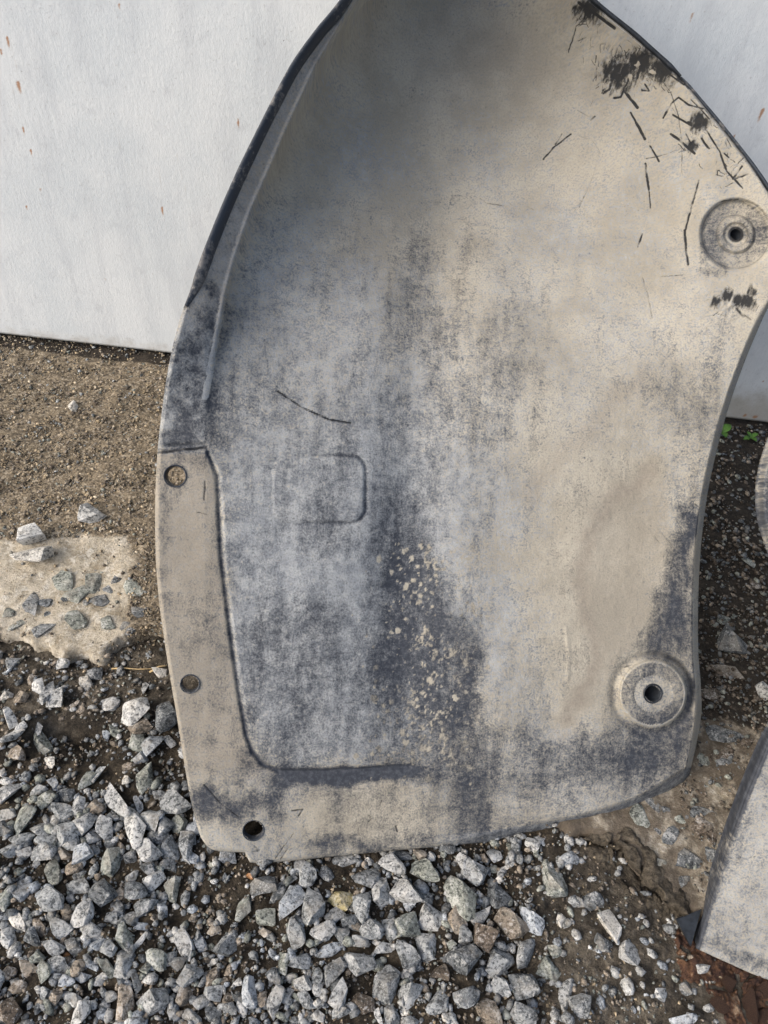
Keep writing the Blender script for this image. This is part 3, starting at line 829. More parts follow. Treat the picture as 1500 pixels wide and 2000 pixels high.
    D = D - 0.85 * np.where(Y > yb, np.exp(-((Y - yb - 4) / (15 + 14 * fbm(X / 30, Y / 60, 47, 2))) ** 2), np.exp(-((Y - yb - 4) / 6) ** 2)) * sstep(535, 600, X) * sstep(850, 740, X)  # darker band just below the lower edge of the raised field
    bare_and_shade = marks(X, Y, SCR_AND_SHADE)
    rough = fbm(X / 4 + Y / 14, Y / 15, 90, 3) * 1.7 + fbm(X / 17, Y / 17, 94, 3) * 1.6
    for (x, y, r) in [(1207, 138, 44), (1252, 122, 36), (1290, 140, 34), (1150, 18, 34), (1330, 150, 16), (1368, 236, 24), (1350, 285, 12), (1399, 590, 15), (1420, 577, 15), (1440, 588, 15), (1458, 592, 19), (1470, 568, 13)]:
        g = np.exp(-((np.hypot(X - x, Y - y)) / r) ** 2)
        bare_and_shade = np.maximum(bare_and_shade, np.clip(g * 1.25 - 0.25 + rough * 0.55, 0, 1) * sstep(0.10, 0.3, g))
    rh = np.random.default_rng(77)
    hairs = []
    for (x, y, r, nh, a0) in [(1205, 138, 46, 130, 100), (1250, 120, 36, 80, 70), (1288, 142, 34, 70, 40), (1150, 20, 36, 60, 110), (1368, 238, 34, 26, 50), (1350, 285, 22, 16, 60), (1420, 320, 40, 16, 60), (1440, 340, 30, 12, 120), (1452, 588, 22, 22, 110), (1398, 588, 22, 18, 150), (1140, 90, 24, 8, 110)]:
        for _ in range(nh):
            cx_, cy_ = x + rh.normal() * r * 0.5, y + rh.normal() * r * 0.5
            an = R_(a0 + rh.normal() * 28); ll = rh.uniform(5, 20)
            bx_, by_ = math.cos(an) * ll * 0.5, math.sin(an) * ll * 0.5
            hairs.append(([(cx_ - bx_, cy_ - by_), (cx_ + rh.normal() * 2, cy_ + rh.normal() * 2), (cx_ + bx_, cy_ + by_)], rh.uniform(0.8, 2.6), rh.uniform(0.5, 1.0)))
    for _ in range(150):                               # faint handling scratches over the whole part
        cx_, cy_ = rh.uniform(420, 1440), rh.uniform(150, 1620)
        an = R_(rh.choice([80, 95, 20, 150]) + rh.normal() * 25); ll = rh.uniform(6, 34)
        bx_, by_ = math.cos(an) * ll * 0.5, math.sin(an) * ll * 0.5
        hairs.append(([(cx_ - bx_, cy_ - by_), (cx_ + bx_, cy_ + by_)], rh.uniform(0.6, 1.4), rh.uniform(0.25, 0.5)))
    bare_and_shade = np.maximum(bare_and_shade, marks(X, Y, hairs, 82, 1.1))
    hj = fbm(X / 8, Y / 8, 207, 3) * 14
    hole = np.maximum(sstep(9, 4, np.hypot((X - 1230) * 1.5, Y - 150) + hj), np.maximum(sstep(8, 3, np.hypot((X - 1246) * 1.3, Y - 124) + hj), sstep(8, 3, np.hypot(X - 1274, (Y - 140) * 1.4) + hj)))
    bare_and_shade = bare_and_shade * (1 - 0.8 * hole)
    q = np.hypot(X - BOSS_B[0], Y - BOSS_B[1])
    bare_and_shade = np.maximum(bare_and_shade, 0.8 * sstep(19, 13, q))
    D = np.where(q < 76, D * (0.55 + 0.45 * sstep(60, 76, q)), D)
    for ring in (66, 38, 24):
        bare_and_shade = np.maximum(bare_and_shade, 0.45 * np.exp(-((q - ring) / 2.2) ** 2))  # thin darker rings on the steps of the upper seat
    q = np.hypot(X - BOSS_A[0], Y - BOSS_A[1])
    D = np.where(q < 60, D * 0.72, D)
    D = np.where(np.abs(q - 28) < 8, np.maximum(D, 0.72), D)
    D = np.where(np.abs(q - 64) < 3, np.maximum(D, 0.8), D)
    seat_shade = np.clip(((X - BOSS_A[0]) * 0.75 - (Y - BOSS_A[1]) * 0.5) / np.maximum(q, 1) + 0.25, 0, 1)
    bare_and_shade = np.maximum(bare_and_shade, 0.62 * np.exp(-((q - 78) / 8) ** 2) * seat_shade)  # crescent shadow beside the raised seat, put into the colour
    dr = (1 - u) * (X[:, -1:] - X[:, :1])
    D = np.where((dr < 12) & (Y > 600), np.maximum(D, 0.78), D)
    db = np.interp(X, LB[:, 0], LB[:, 1]) - Y
    lip = sstep(24, 18, db) * sstep(820, 1000, X) * (Y > 1400)
    D = D * (1 - lip) + 0.40 * lip; warm = warm * (1 - 0.7 * lip)
    return D, bare_and_shade, warm, stain_and_shade


fen = empty('fender', FRAME1[0])
tag(fen, 'large dusty dark plastic fender leaning on the white wall, scratched and mud stained', 'fender')
A1, T1, U1, N1 = FRAME1
allholes = HOLES + [(*BOSS_A, 16), (*BOSS_B, 11)]
panel, pos1 = build_fender(fen, 'shell', LEFT, RIGHT, TOP, BOT, FRAME1, fender_w, fender_dust_shade, 560, 900, allholes, dens=((0.66, 0.99, 1.7), (0.18, 0.45, 1.6)))


def w_at(x, y):
    X = np.array([[x - 600.0, x, x + 600.0]]); Y = np.full((1, 3), float(y))
    return float(fender_w(X, Y, np.array([[0.0, 0.5, 1.0]]), np.array([[0.5]]))[0, 1])


def ring_mesh(name, cx, cy, rad, depth, w, lip, parent, mat, closed=False):
    a = np.linspace(0, 2 * math.pi, 40, endpoint=False)
    c = pos1(np.array(cx), np.array(cy), w)
    rm = np.linalg.norm(pos1(np.array(cx + rad), np.array(cy), w) - c)
    prof = [(rm + lip, -0.0006), (rm + lip * 0.6, 0.0010), (rm + 0.0001, 0.0008), (rm - 0.0006, -0.001), (rm - 0.0009, -depth)]
    if closed:
        prof += [(rm * 0.5, -depth), (0.0002, -depth)]
    V = []; Q = []
    for k, (r, h) in enumerate(prof):
        V.append(c + np.outer(np.cos(a), T1) * r + np.outer(np.sin(a), U1) * r + N1 * h)
    V = np.vstack(V) - FRAME1[0]
    j = np.arange(40); jn = (j + 1) % 40
    for k in range(len(prof) - 1):
        Q.append(np.stack([k * 40 + j, k * 40 + jn, (k + 1) * 40 + jn, (k + 1) * 40 + j], -1))
    return link(name, mesh_np(name, V, np.vstack(Q), mat=mat), parent)


for (hx, hy, hr) in HOLES:
    ring_mesh('bolt_hole', hx, hy, hr, 0.020 if hy < 1000 else 0.010, w_at(hx - hr - 3, hy), 0.0012, fen, M_TRIM)
ring_mesh('mounting_seat', *BOSS_A, 16, 0.03, w_at(BOSS_A[0] - 22, BOSS_A[1]), 0.002, fen, M_DARK, True)
ring_mesh('mounting_seat', *BOSS_B, 11, 0.02, w_at(BOSS_B[0] - 16, BOSS_B[1]), 0.003, fen, M_DARK, True)


def edge_bead(name, pts, rad_px, w, parent, mat, pos, base, n, inset=0.0, seed=0):
    c = catmull(pts, 160)
    tan_ = np.gradient(c, axis=0); tan_ /= np.linalg.norm(tan_, axis=1)[:, None]
    nrm = np.stack([-tan_[:, 1], tan_[:, 0]], 1)
    s = np.linspace(0, 1, 160)
    taper = np.minimum(1, np.minimum(s, 1 - s) * 9 + 0.35) * (0.95 + 0.25 * fbm(s * 6, s * 0 + seed, 60 + seed, 2))
    V = []
    na = 10
    for k in range(na):
        a = 2 * math.pi * k / na
        q = c + nrm * (inset + math.cos(a) * rad_px * taper)[:, None]
        V.append(pos(q[:, 0], q[:, 1], w(q) + math.sin(a) * rad_px * taper * 0.00035))
    V = np.stack(V, 1).reshape(-1, 3) - base
    Q = []
    i = np.arange(159)
    for k in range(na):
        k2 = (k + 1) % na
        Q.append(np.stack([i * na + k, i * na + k2, (i + 1) * na + k2, (i + 1) * na + k], -1))
    caps = [list(range(na)), [159 * na + k for k in range(na)][::-1]]
    me = mesh_np(name, V, faces_list=np.vstack(Q).tolist() + caps, mat=mat)
    return link(name, me, parent)


edge_bead('edge_bead', [(760, -125), (676, 2), (626, 64), (578, 131), (537, 208), (490, 303), (449, 393), (413, 482), (386, 555), (364, 598)], 12.5,
          lambda q: np.array([w_at(x + 6, y) for x, y in q]) + 0.001, fen, M_TRIM, pos1, A1, N1, seed=1)
edge_bead('edge_bead', [(1040, -140), (1150, -8), (1240, 68), (1330, 149)], 6.5, lambda q: np.array([w_at(x - 6, y) for x, y in q]) - 0.003, fen, M_DARK, pos1, A1, N1, seed=2)
edge_bead('edge_bead', [(1330, 150), (1400, 233), (1460, 308), (1508, 378), (1528, 430)], 4.0, lambda q: np.array([w_at(x - 5, y) for x, y in q]) - 0.003, fen, M_TRIM, pos1, A1, N1, seed=3)

# ---- the second fender, cut by the right edge of the picture
L2 = [(1600, 640), (1535, 780), (1500, 862), (1484, 915), (1478, 965), (1482, 1015), (1497, 1065), (1520, 1130), (1540, 1220), (1538, 1310), (1508, 1400), (1478, 1462),
      (1440, 1555), (1405, 1655), (1372, 1755), (1343, 1845)]
R2 = [(2050, 640), (2120, 900), (2150, 1250), (2160, 1600), (2120, 2060)]
T2 = [(1600, 640), (1800, 560), (2050, 640)]
B2 = [(1343, 1845), (1420, 1880), (1500, 1914), (1700, 1985), (1900, 2030), (2120, 2060)]
FRAME2 = lean_frame((1345, 1842), (1500, 1914), 0.35, R_(44))


def f2_w(X, Y, u, v):
    dl = X - X[:, :1]
    W = -0.030 * sstep(20, 0, dl) * sstep(1380, 1480, Y) - 0.014 * sstep(16, 0, dl)
    W = W + 0.02 * sstep(1560, 1900, X) + fbm(X / 200, Y / 200, 121, 3) * 0.008 - 0.006 * sstep(60, 20, dl) * sstep(1200, 1000, Y)
    return W + 0.03 * sstep(1500, 900, Y)


def f2_dust(X, Y, u, v):
    dl = X - X[:, :1]
    D = np.full_like(X, 0.72) + 0.25 * fbm(X / 60, Y / 60, 130, 3)
    D = D - 0.95 * sstep(27, 19, dl) * sstep(1380, 1450, Y) - 0.28 * sstep(1300, 1150, Y)
    D = apply_blobs(X, Y, D, [(1495, 1000, 20, 50, 0, 0.15, 0.9), (1450, 1870, 60, 14, 25, 0.35, 0.7), (1500, 1900, 60, 14, 25, 0.3, 0.7), (1420, 1680, 20, 90, 20, 0.5, 0.6)], 14, 140)
    bare_and_shade = marks(X, Y, [([(1410, 1674), (1450, 1678), (1480, 1672)], 2, 0.6), ([(1412, 1700), (1416, 1690)], 3, 0.6), ([(1396, 1845), (1400, 1850)], 3, 0.5)], 150)
    return D, bare_and_shade, np.full_like(X, 0.48), np.zeros_like(X)


fen2 = empty('fender', FRAME2[0])
tag(fen2, 'second dusty grey plastic fender, mostly cut off by the right edge of the picture', 'fender')
shell2, pos2 = build_fender(fen2, 'shell', L2, R2, T2, B2, FRAME2, f2_w, f2_dust, 210, 360)
# dark folded tab at its lower corner
tp = [(1322, 1796, 0.0), (1346, 1806, 0.002), (1370, 1775, 0.004), (1350, 1848, 0.0)]
tv = np.array([ground(x, y, 0.022 + w) for x, y, w in tp])
tv2 = tv + np.array([0.003, 0.004, -0.012])
me = mesh_np('corner_tab', np.vstack([tv, tv2]) - FRAME2[0], faces_list=[[0, 3, 2], [0, 2, 1], [4, 6, 7], [4, 5, 6], [0, 1, 5, 4], [1, 2, 6, 5], [2, 3, 7, 6], [3, 0, 4, 7]], smooth=False, mat=M_DARK)
link('corner_tab', me, fen2)

# ------------------------------------------------------------------ stones
TONES = {0: (0.275, 0.285, 0.285), 1: (0.44, 0.44, 0.425), 2: (0.14, 0.150, 0.156), 3: (0.27, 0.225, 0.175), 4: (0.255, 0.268, 0.235), 5: (0.32, 0.345, 0.37),
         6: (0.42, 0.35, 0.17), 7: (0.62, 0.59, 0.53), 8: (0.12, 0.095, 0.072), 9: (0.34, 0.15, 0.05), 10: (0.36, 0.285, 0.185), 11: (0.52, 0.44, 0.32)}


def rock_mesh(name, seed, npts=12, sub=2, mat=None, squash=(1, 1, 1)):
    rg = np.random.default_rng(seed)
    p = rg.normal(size=(npts, 3)); p /= np.linalg.norm(p, axis=1)[:, None]
    p *= (0.86 + 0.28 * rg.random(npts))[:, None]
    bm = bmesh.new()
    for q in p: bm.verts.new(q)
    r = bmesh.ops.convex_hull(bm, input=bm.verts)
    bmesh.ops.delete(bm, geom=list({g for g in list(r['geom_interior']) + list(r['geom_unused']) if isinstance(g, bmesh.types.BMVert)}), context='VERTS')
    bmesh.ops.dissolve_limit(bm, angle_limit=R_(14), verts=bm.verts, edges=bm.edges)
    bmesh.ops.triangulate(bm, faces=bm.faces)
    if sub:
        bmesh.ops.subdivide_edges(bm, edges=bm.edges, cuts=sub, use_grid_fill=True)
        for _ in range(1):
            bmesh.ops.smooth_vert(bm, verts=bm.verts, factor=0.30, use_axis_x=True, use_axis_y=True, use_axis_z=True)
        for v in bm.verts:
            c = np.array(v.co)
            k = 0.30 * fbm(np.array([c[0] * 2.1 + c[2]]), np.array([c[1] * 2.1 - c[2] * 0.7]), seed % 60, 3)[0]
            v.co *= 1 + k
    xs = np.array([v.co for v in bm.verts]); mn, mx = xs.min(0), xs.max(0)
    for v in bm.verts:
        v.co = Vector(((v.co[i] - (mn[i] + mx[i]) / 2) / (mx[i] - mn[i]) for i in range(3)))
    bmesh.ops.recalc_face_normals(bm, faces=bm.faces)
    me = bpy.data.meshes.new(name); bm.to_mesh(me); bm.free()
    if sub:
        me.polygons.foreach_set('use_smooth', np.ones(len(me.polygons), bool))
    if sub:
        me.set_sharp_from_angle(angle=R_(24))
    me.materials.append(mat or M_ST)
    return me


ROCKS = [rock_mesh('stone', 300 + k, 10 + k % 6) for k in range(26)]


def scale_m(M, s):
    return s


def put_stone(px, py, ln, wd, ang, tone, parent, name='stone', embed=0.22, hgt=None, lift=0.0, tilt=0.25, mesh=None):
    P0 = ground(px, py, 0.0)
    z0 = float(surf_z(P0[0], P0[1])[0])
    P0 = ground(px, py, z0)
    ca, sa = math.cos(R_(ang)), math.sin(R_(ang))
    e = ground(px + 10 * ca, py + 10 * sa, z0) - P0
    s = np.linalg.norm(e) / 10
    e2 = ground(px - 10 * sa, py + 10 * ca, z0) - P0
    s2 = np.linalg.norm(e2) / 10
    az = math.atan2(e[1], e[0])
    L, Wd = ln * s, wd * s2
    H = (hgt if hgt is not None else random.uniform(0.62, 0.88)) * min(L, Wd)
    P = ground(px, py, z0 + H * (0.5 - embed) + lift)
    # rock meshes are baked with per-stone rotation through the object's transform only
    me = mesh or random.choice(ROCKS)
    o = bpy.data.objects.new(name, me); col.objects.link(o)
    o.location = P
    o.rotation_euler = (random.uniform(-tilt, tilt), random.uniform(-tilt, tilt), az + (math.pi if random.random() < 0.5 else 0))
    o.scale = (L * 1.04, Wd * 1.04, H)
    t = np.array(TONES[tone]) * random.uniform(0.92, 1.38)
    o.color = (*t, 1)
    if parent is not None:
        o.parent = parent
    return o


A_ = [(600,160,110,90,30,7),(272,185,90,90,0,1),(225,140,60,60,0,3),(330,220,190,60,110,1),(395,265,140,100,100,1),(45,240,80,60,0,7),(140,255,110,70,0,3),(70,420,150,95,105,1),
(155,465,90,60,110,1),(95,525,150,80,-10,1),(265,470,100,60,60,1),(285,585,150,110,60,4),(350,715,100,70,20,7),(125,650,110,90,30,3),(770,310,110,90,0,1),(935,340,210,140,-35,1),
(1165,395,200,160,110,2),(1110,80,100,60,0,7),(1015,195,80,50,80,1),(980,460,160,80,-10,3),(950,570,150,110,80,4),(1060,600,130,130,0,5),(980,680,90,80,0,5),(1180,580,90,80,0,1),(740,525,60,60,0,5),
(800,500,90,60,60,4),(895,740,100,60,-40,3),(885,835,50,50,0,7),(1005,820,190,100,100,4),(605,830,150,70,-30,4),(690,790,120,60,-30,0),(820,985,270,150,80,1),(60,930,150,130,0,1),(260,905,130,60,-20,0),
(320,975,160,90,-20,4),(470,950,140,100,20,2),(430,1060,150,120,30,0),(545,1030,150,80,95,1),(660,1030,140,110,0,3),(160,1100,210,120,-40,4),(290,1165,150,100,0,0),(475,1210,170,160,20,0),(590,1145,150,120,0,1),
(635,1240,120,90,0,5),(725,1160,170,110,80,1),(940,1170,270,130,65,1),(1055,1110,140,120,30,0),(1225,990,190,150,-10,0),(1160,1160,130,100,90,0),(1240,1140,120,110,0,4),(150,1240,170,90,0,0),(330,1240,170,90,0,0),
(1105,1230,140,90,0,2),(1310,1240,110,90,0,0),(1350,1170,90,80,0,5),(30,1170,110,80,60,2),(1110,940,90,60,0,0),(965,1010,110,70,100,5),(50,1080,120,80,0,0),(430,20,110,60,0,0),(90,20,90,70,0,0),(660,90,100,70,0,2),
(15,780,60,60,0,1),(60,840,110,50,-10,1),(1280,640,90,70,70,1),(560,330,90,70,30,3),(520,310,60,50,0,3)]
B_ = [(60,70,120,90,0,0),(165,90,110,80,-40,1),(310,70,170,130,0,0),(490,20,120,90,0,0),(455,100,90,70,0,3),(580,100,140,110,-20,5),(1035,90,170,140,20,1),(1190,50,150,120,100,0),(1295,60,180,90,105,0),(1330,130,110,80,0,5),
(1030,200,120,80,20,2),(1170,170,120,60,-15,0),(770,160,190,110,100,4),(850,50,70,45,100,3),(910,120,90,80,0,2),(375,230,170,100,80,4),(520,195,130,90,-10,3),(1070,270,150,110,-40,1),(925,255,100,60,-50,0),(155,350,160,110,110,5),
(550,325,150,120,20,0),(715,365,180,140,-20,2),(945,360,150,110,10,2),(40,400,180,80,95,4),(360,430,170,150,30,0),(1195,345,170,100,105,4),(840,360,60,50,0,3),(825,480,110,90,50,0),(1005,460,170,100,-50,2),(590,515,210,120,110,1),
(780,550,95,90,0,0),(905,560,110,90,0,2),(985,605,110,60,-20,5),(1130,480,120,80,50,5),(1225,465,50,45,0,1),(1080,545,55,50,0,3),(1350,545,70,45,110,3),(125,570,150,90,50,7),(205,580,80,60,90,0),(280,615,130,70,65,3),
(410,620,170,120,15,0),(470,550,90,70,-40,3),(640,640,160,120,10,1),(865,680,150,100,60,4),(970,710,140,55,-35,7),(55,680,170,120,100,1),(220,690,130,100,80,2),(370,765,150,100,5,0),(520,750,150,110,25,2),(675,720,110,90,0,5),
(755,755,110,110,0,0),(865,855,190,120,100,0),(1290,730,200,110,60,1),(1400,730,120,100,30,5),(1090,830,150,120,30,4),(260,820,100,80,0,4),(405,880,140,130,-20,0),(465,800,45,40,0,9),(310,910,130,90,70,4),(190,905,150,100,20,3),
(545,895,130,70,-50,3),(490,870,60,40,80,1),(640,870,100,70,30,5),(745,890,150,90,30,4),(575,960,110,70,0,5),(680,975,120,80,-20,1),(470,985,100,80,0,5),(1020,900,90,60,-20,4),(1240,870,110,90,0,2),(1320,940,180,130,-20,0),
(945,1000,150,80,100,2),(840,1020,80,50,-30,3),(60,930,90,80,0,3),(130,1030,110,80,0,3),(300,1070,90,80,0,0),(390,1090,110,80,100,3),(500,1110,140,80,30,0),(565,1210,170,100,100,1),(450,1155,70,50,20,7),(775,1095,90,70,0,0),
(865,1150,250,130,80,3),(1080,1120,200,170,-60,0),(1200,1190,110,70,-50,0),(1230,1040,70,50,40,7),(1290,1080,160,90,110,3),(1405,1130,120,110,0,0),(1340,1230,130,80,30,0),(60,1200,170,170,0,8),(960,1265,90,60,0,5)]
C_ = [(160,120,110,80,0,5),(415,330,190,140,-30,2),(520,360,180,70,-60,2),(605,290,80,70,0,0),(665,180,110,80,80,5),(715,250,140,110,100,0),(845,240,120,90,80,2),(965,150,210,80,5,0),(1150,150,60,60,0,1),(1320,180,190,120,35,1),
(1385,110,130,70,30,2),(1130,270,180,130,-40,0),(1215,360,190,150,60,1),(1400,350,190,150,0,1),(1415,440,110,90,30,5),(270,470,220,90,95,4),(430,535,150,120,20,4),(615,450,240,160,100,5),(760,470,250,140,100,0),(950,415,170,130,10,6),
(905,525,140,90,-20,1),(1105,480,180,120,80,0),(1020,580,120,100,0,2),(1165,620,150,130,0,0),(1300,620,160,110,60,0),(1415,590,170,160,5,4),(130,720,180,160,-20,2),(60,630,90,60,-30,3),(420,650,85,60,5,3),(635,645,190,110,70,0),
(830,640,170,110,-30,1),(955,650,130,100,60,2),(1050,600,80,60,90,3),(1090,715,120,80,10,0),(1200,720,70,55,0,7),(1245,760,150,80,-20,1),(880,770,210,80,-20,5),(1080,870,220,160,25,0),(1400,800,190,130,50,0),(555,860,150,80,85,4),
(665,870,150,110,-40,0),(490,960,120,90,50,2),(895,920,210,110,-60,0),(690,1000,130,110,30,1),(785,960,110,70,110,0),(1265,1000,240,180,90,0),(1390,940,70,50,70,7),(1440,1080,180,150,-30,0),(305,1060,210,95,85,5),(485,1130,230,100,100,1),
(575,1070,80,70,0,2),(60,1080,120,100,0,0),(155,1110,80,50,-50,3),(390,1110,100,70,90,3),(920,1090,190,130,80,1),(1105,1150,150,120,20,8),(710,1130,150,90,40,0),(780,1140,60,60,0,7),(260,1180,110,70,70,1),(175,1180,90,80,0,2),
(65,1220,120,100,0,2),(55,950,170,80,110,3),(55,850,80,50,-20,7),(785,1230,100,80,0,1),(960,1210,120,90,0,0),(1305,1230,140,110,60,2),(1215,1230,100,70,100,1),(1400,1200,60,50,0,7),(1430,1270,120,90,-30,0),(130,990,100,60,0,3),
(225,995,70,60,0,1),(170,910,90,60,-50,3),(320,250,50,45,0,9),(130,430,40,36,0,3)]
D_ = [(190,215,200,140,20,4),(450,150,120,90,80,1),(530,235,170,160,0,0),(660,110,110,85,60,0),(730,200,70,60,0,7),(690,275,60,45,80,7),(580,130,70,50,10,3),(145,100,80,60,0,3),(220,115,60,60,0,1),(430,410,300,150,55,4),(690,410,170,120,40,2),
(230,540,180,170,0,1),(165,400,130,100,0,2),(555,385,60,55,0,7),(400,570,170,110,60,3),(450,660,120,90,70,0),(575,540,150,90,-20,1),(590,680,170,140,30,8),(790,600,240,160,20,3),(935,560,210,110,65,5),(195,735,190,130,75,0),(450,840,230,200,0,2),
(690,850,200,190,-20,0),(875,790,200,120,-55,0),(870,1030,200,170,10,2),(710,1025,130,110,20,0),(280,1140,200,140,-40,0),(470,1100,160,130,-10,2),(630,1190,190,150,20,3),(870,1230,180,130,30,0),(1150,1110,280,90,105,1),(1270,1150,180,140,60,0),
(1240,430,90,80,0,0),(1185,130,130,90,10,5),(1050,270,260,150,70,4),(1120,555,100,65,60,7),(1355,430,130,110,0,2),(930,30,100,70,20,1),(820,30,90,70,80,0),(990,10,80,50,10,1),(330,60,110,70,0,2),
(1090,780,90,80,0,4),(1050,900,150,120,20,4),(1420,720,130,110,0,2),(330,1240,70,60,0,7),(290,920,120,100,20,8)]
E_ = [(545,1080,150,150,0,1),(755,1380,100,100,0,1),(930,1330,90,90,0,2),(900,1550,180,120,20,5),(150,720,90,80,0,0)]
placed = []
for lst, (ox, oy) in ((A_, (0, 1290)), (B_, (0, 1640)), (C_, (400, 1640)), (D_, (780, 1640)), (E_, (1080, 1560))):
    for (x, y, l, w, a, t) in lst:
        px, py = ox + x * 0.28, oy + y * 0.28
        deep = 0.42 if (px > 1060 and py > 1640) else random.uniform(0.10, 0.30)
        put_stone(px, py, l * 0.28 * 1.12, w * 0.28 * 1.12, a, t, dirt, embed=deep)
        placed.append((px, py, 0.5 * 0.28 * math.sqrt(l * w)))
# a few more under and between, up to the limit for individually built stones
cand = 0
while len(placed) < 296 and cand < 6000:
    cand += 1
    px, py = random.uniform(-40, 1080), random.uniform(1480, 2040)
    if px < 420 and py < 1500 or (py < 1700 and 400 < px) or (480 < px < 560 and 1680 < py < 1830):
        continue
    r = random.uniform(7, 12)
    if all((px - q[0]) ** 2 + (py - q[1]) ** 2 > (0.85 * q[2] + r) ** 2 for q in placed):
        put_stone(px, py, r * 2.3, r * 1.8, random.uniform(0, 180), random.choice([0, 0, 1, 2, 3, 4, 5]), dirt)
        placed.append((px, py, r))

# single stones that lie apart from the gravel
for (x, y, l, w, a, t, lab) in [
        (60, 1046, 56, 30, -14, 1, 'pale angular stone on the sand, upper of the touching pair'),
        (68, 1086, 66, 44, -38, 7, 'larger white chipped stone on the sand, lower of the touching pair'),
        (174, 1006, 40, 38, 40, 1, 'white speckled stone alone on the sand beside the fender edge'),
        (143, 793, 20, 18, 60, 7, 'tiny white stone chip on the brown sand below the wall'),
        (1192, 1808, 72, 30, 55, 7, 'long white stone alone on the brown mud at lower right'),
        (1432, 1252, 58, 40, 8, 2, 'flat dark stone in the shaded gap between the two fenders'),
        (1492, 1350, 26, 30, 0, 1, 'light grey stone in shade beside the second fender')]:
    o = put_stone(x, y, l, w, a, t, None, name='stone', embed=0.12)
    tag(o, lab, 'stone')

# aggregate showing in the worn concrete
AG = [(o_[0] * 0.3, 640 + o_[1] * 0.3, o_[2] * 0.3, o_[3] * 0.3, o_[4]) for o_ in
      [(410,1640,130,110,60),(610,1660,110,90,90),(500,1740,150,90,-10),(650,1780,90,70,-30),(860,1700,110,80,50),(195,1800,130,80,100),(490,1900,120,100,60),(340,1880,90,70,30),(110,1940,80,60,0),(290,1790,70,40,0),
       (710,1700,60,40,20),(280,1970,120,80,0),(760,1640,60,50,0),(560,1790,40,30,0),(420,1760,40,36,0),(900,1850,80,60,0),(60,1850,60,50,0),(700,1930,90,70,40),(840,1960,100,70,0)]]
AG += [(1080 + o_[0] * 0.28, 1560 + o_[1] * 0.28, o_[2] * 0.28, o_[3] * 0.28, o_[4]) for o_ in
       [(700,50,90,80,0),(1010,90,170,80,-20),(1030,180,120,110,0),(820,260,120,80,-60),(885,145,60,45,0),(940,415,160,110,5),(1110,390,90,90,0),(1100,270,80,80,0),(905,570,90,60,-40),(600,120,100,130,0),(710,440,130,80,0),(730,230,40,40,0),(780,70,60,50,0)]]
AG += [(1350 + o_[0] * 0.25, 1000 + o_[1] * 0.25, o_[2] * 0.25, o_[3] * 0.25, o_[4]) for o_ in
       [(270,1740,240,100,5),(270,1890,110,80,0),(60,1930,90,120,80),(80,1760,80,80,0),(430,1790,100,90,60),(250,1960,140,80,0),(280,1240,230,70,15),(250,830,90,50,0),(450,400,80,60,0),(310,890,60,50,0),(100,1040,90,60,40),(140,1420,140,80,-10),(500,560,70,60,0)]]
for (x, y, l, w, a) in AG:
    put_stone(x, y, l * 1.22, w * 1.22, a, random.choice([4, 2, 0, 2]) if x < 1000 else random.choice([2, 2, 8, 4]), slab, name='aggregate_stone', embed=0.40, hgt=0.24, tilt=0.03)


# ---- small gravel and grains, too many to count
def scatter(name, pxy, size_px, tones, parent, embed=0.2, mat=M_STM):
    bm = bmesh.new(); bmesh.ops.create_icosphere(bm, subdivisions=1, radius=0.5)
    bv = np.array([v.co[:] for v in bm.verts]); bf = np.array([[v.index for v in f.verts] for f in bm.faces]); bm.free()
    n = len(pxy)
    rg = np.random.default_rng(len(name) + n)
    P0 = ground(pxy[:, 0], pxy[:, 1], 0.0)
    z = surf_z(P0[:, 0], P0[:, 1])
    P = ground(pxy[:, 0], pxy[:, 1], z)
    s = np.linalg.norm(P - CAM, axis=1) / FPX * size_px
    sc = np.stack([rg.uniform(0.8, 1.35, n), rg.uniform(0.6, 1.0, n), rg.uniform(0.45, 0.85, n)], 1) * s[:, None]
    jit = 1 + rg.uniform(-0.28, 0.28, (n, len(bv)))
    V = bv[None] * jit[..., None] * sc[:, None, :]
    az = rg.uniform(0, 6.283, n); tx = rg.uniform(-0.5, 0.5, n)
    c, sn = np.cos(tx)[:, None], np.sin(tx)[:, None]
    y, zz = V[..., 1] * c - V[..., 2] * sn, V[..., 1] * sn + V[..., 2] * c
    c, sn = np.cos(az)[:, None], np.sin(az)[:, None]
    x2, y2 = V[..., 0] * c - y * sn, V[..., 0] * sn + y * c
    V = np.stack([x2, y2, zz], -1) + P[:, None, :]
    V[..., 2] += (sc[:, 2] * (0.5 - embed))[:, None]
    Fc = (bf[None] + (np.arange(n) * len(bv))[:, None, None]).reshape(-1, 3)
    tn = np.array([TONES[t] for t in tones])[rg.integers(0, len(tones), n)] * rg.uniform(0.75, 1.25, n)[:, None]
    me = mesh_np(name, V.reshape(-1, 3), tris=Fc, smooth=False, attrs={'tint': np.repeat(tn, len(bv), 0)}, mat=mat)
    return tag(link(name, me, parent), kind='stuff')


def fender_cover(px, py):
    return in_poly(px, py, [tuple(p) for p in LEFT] + [tuple(p) for p in BOT[1:]] + [tuple(p) for p in RIGHT[::-1]])


def pts_in(n, x0, x1, y0, y1, f):
    p = np.stack([rng.uniform(x0, x1, n), rng.uniform(y0, y1, n)], 1)
    return p[rng.random(n) < f(p[:, 0], p[:, 1])]


def slab_in(x, y):
    return sdf(x, y, SLAB) > 4


pl_arr = np.array(placed)


def clear_of(x, y, k=0.75):
    ok = np.ones(len(x), bool)
    for q in pl_arr:
        ok &= (x - q[0]) ** 2 + (y - q[1]) ** 2 > (k * q[2]) ** 2
    return ok


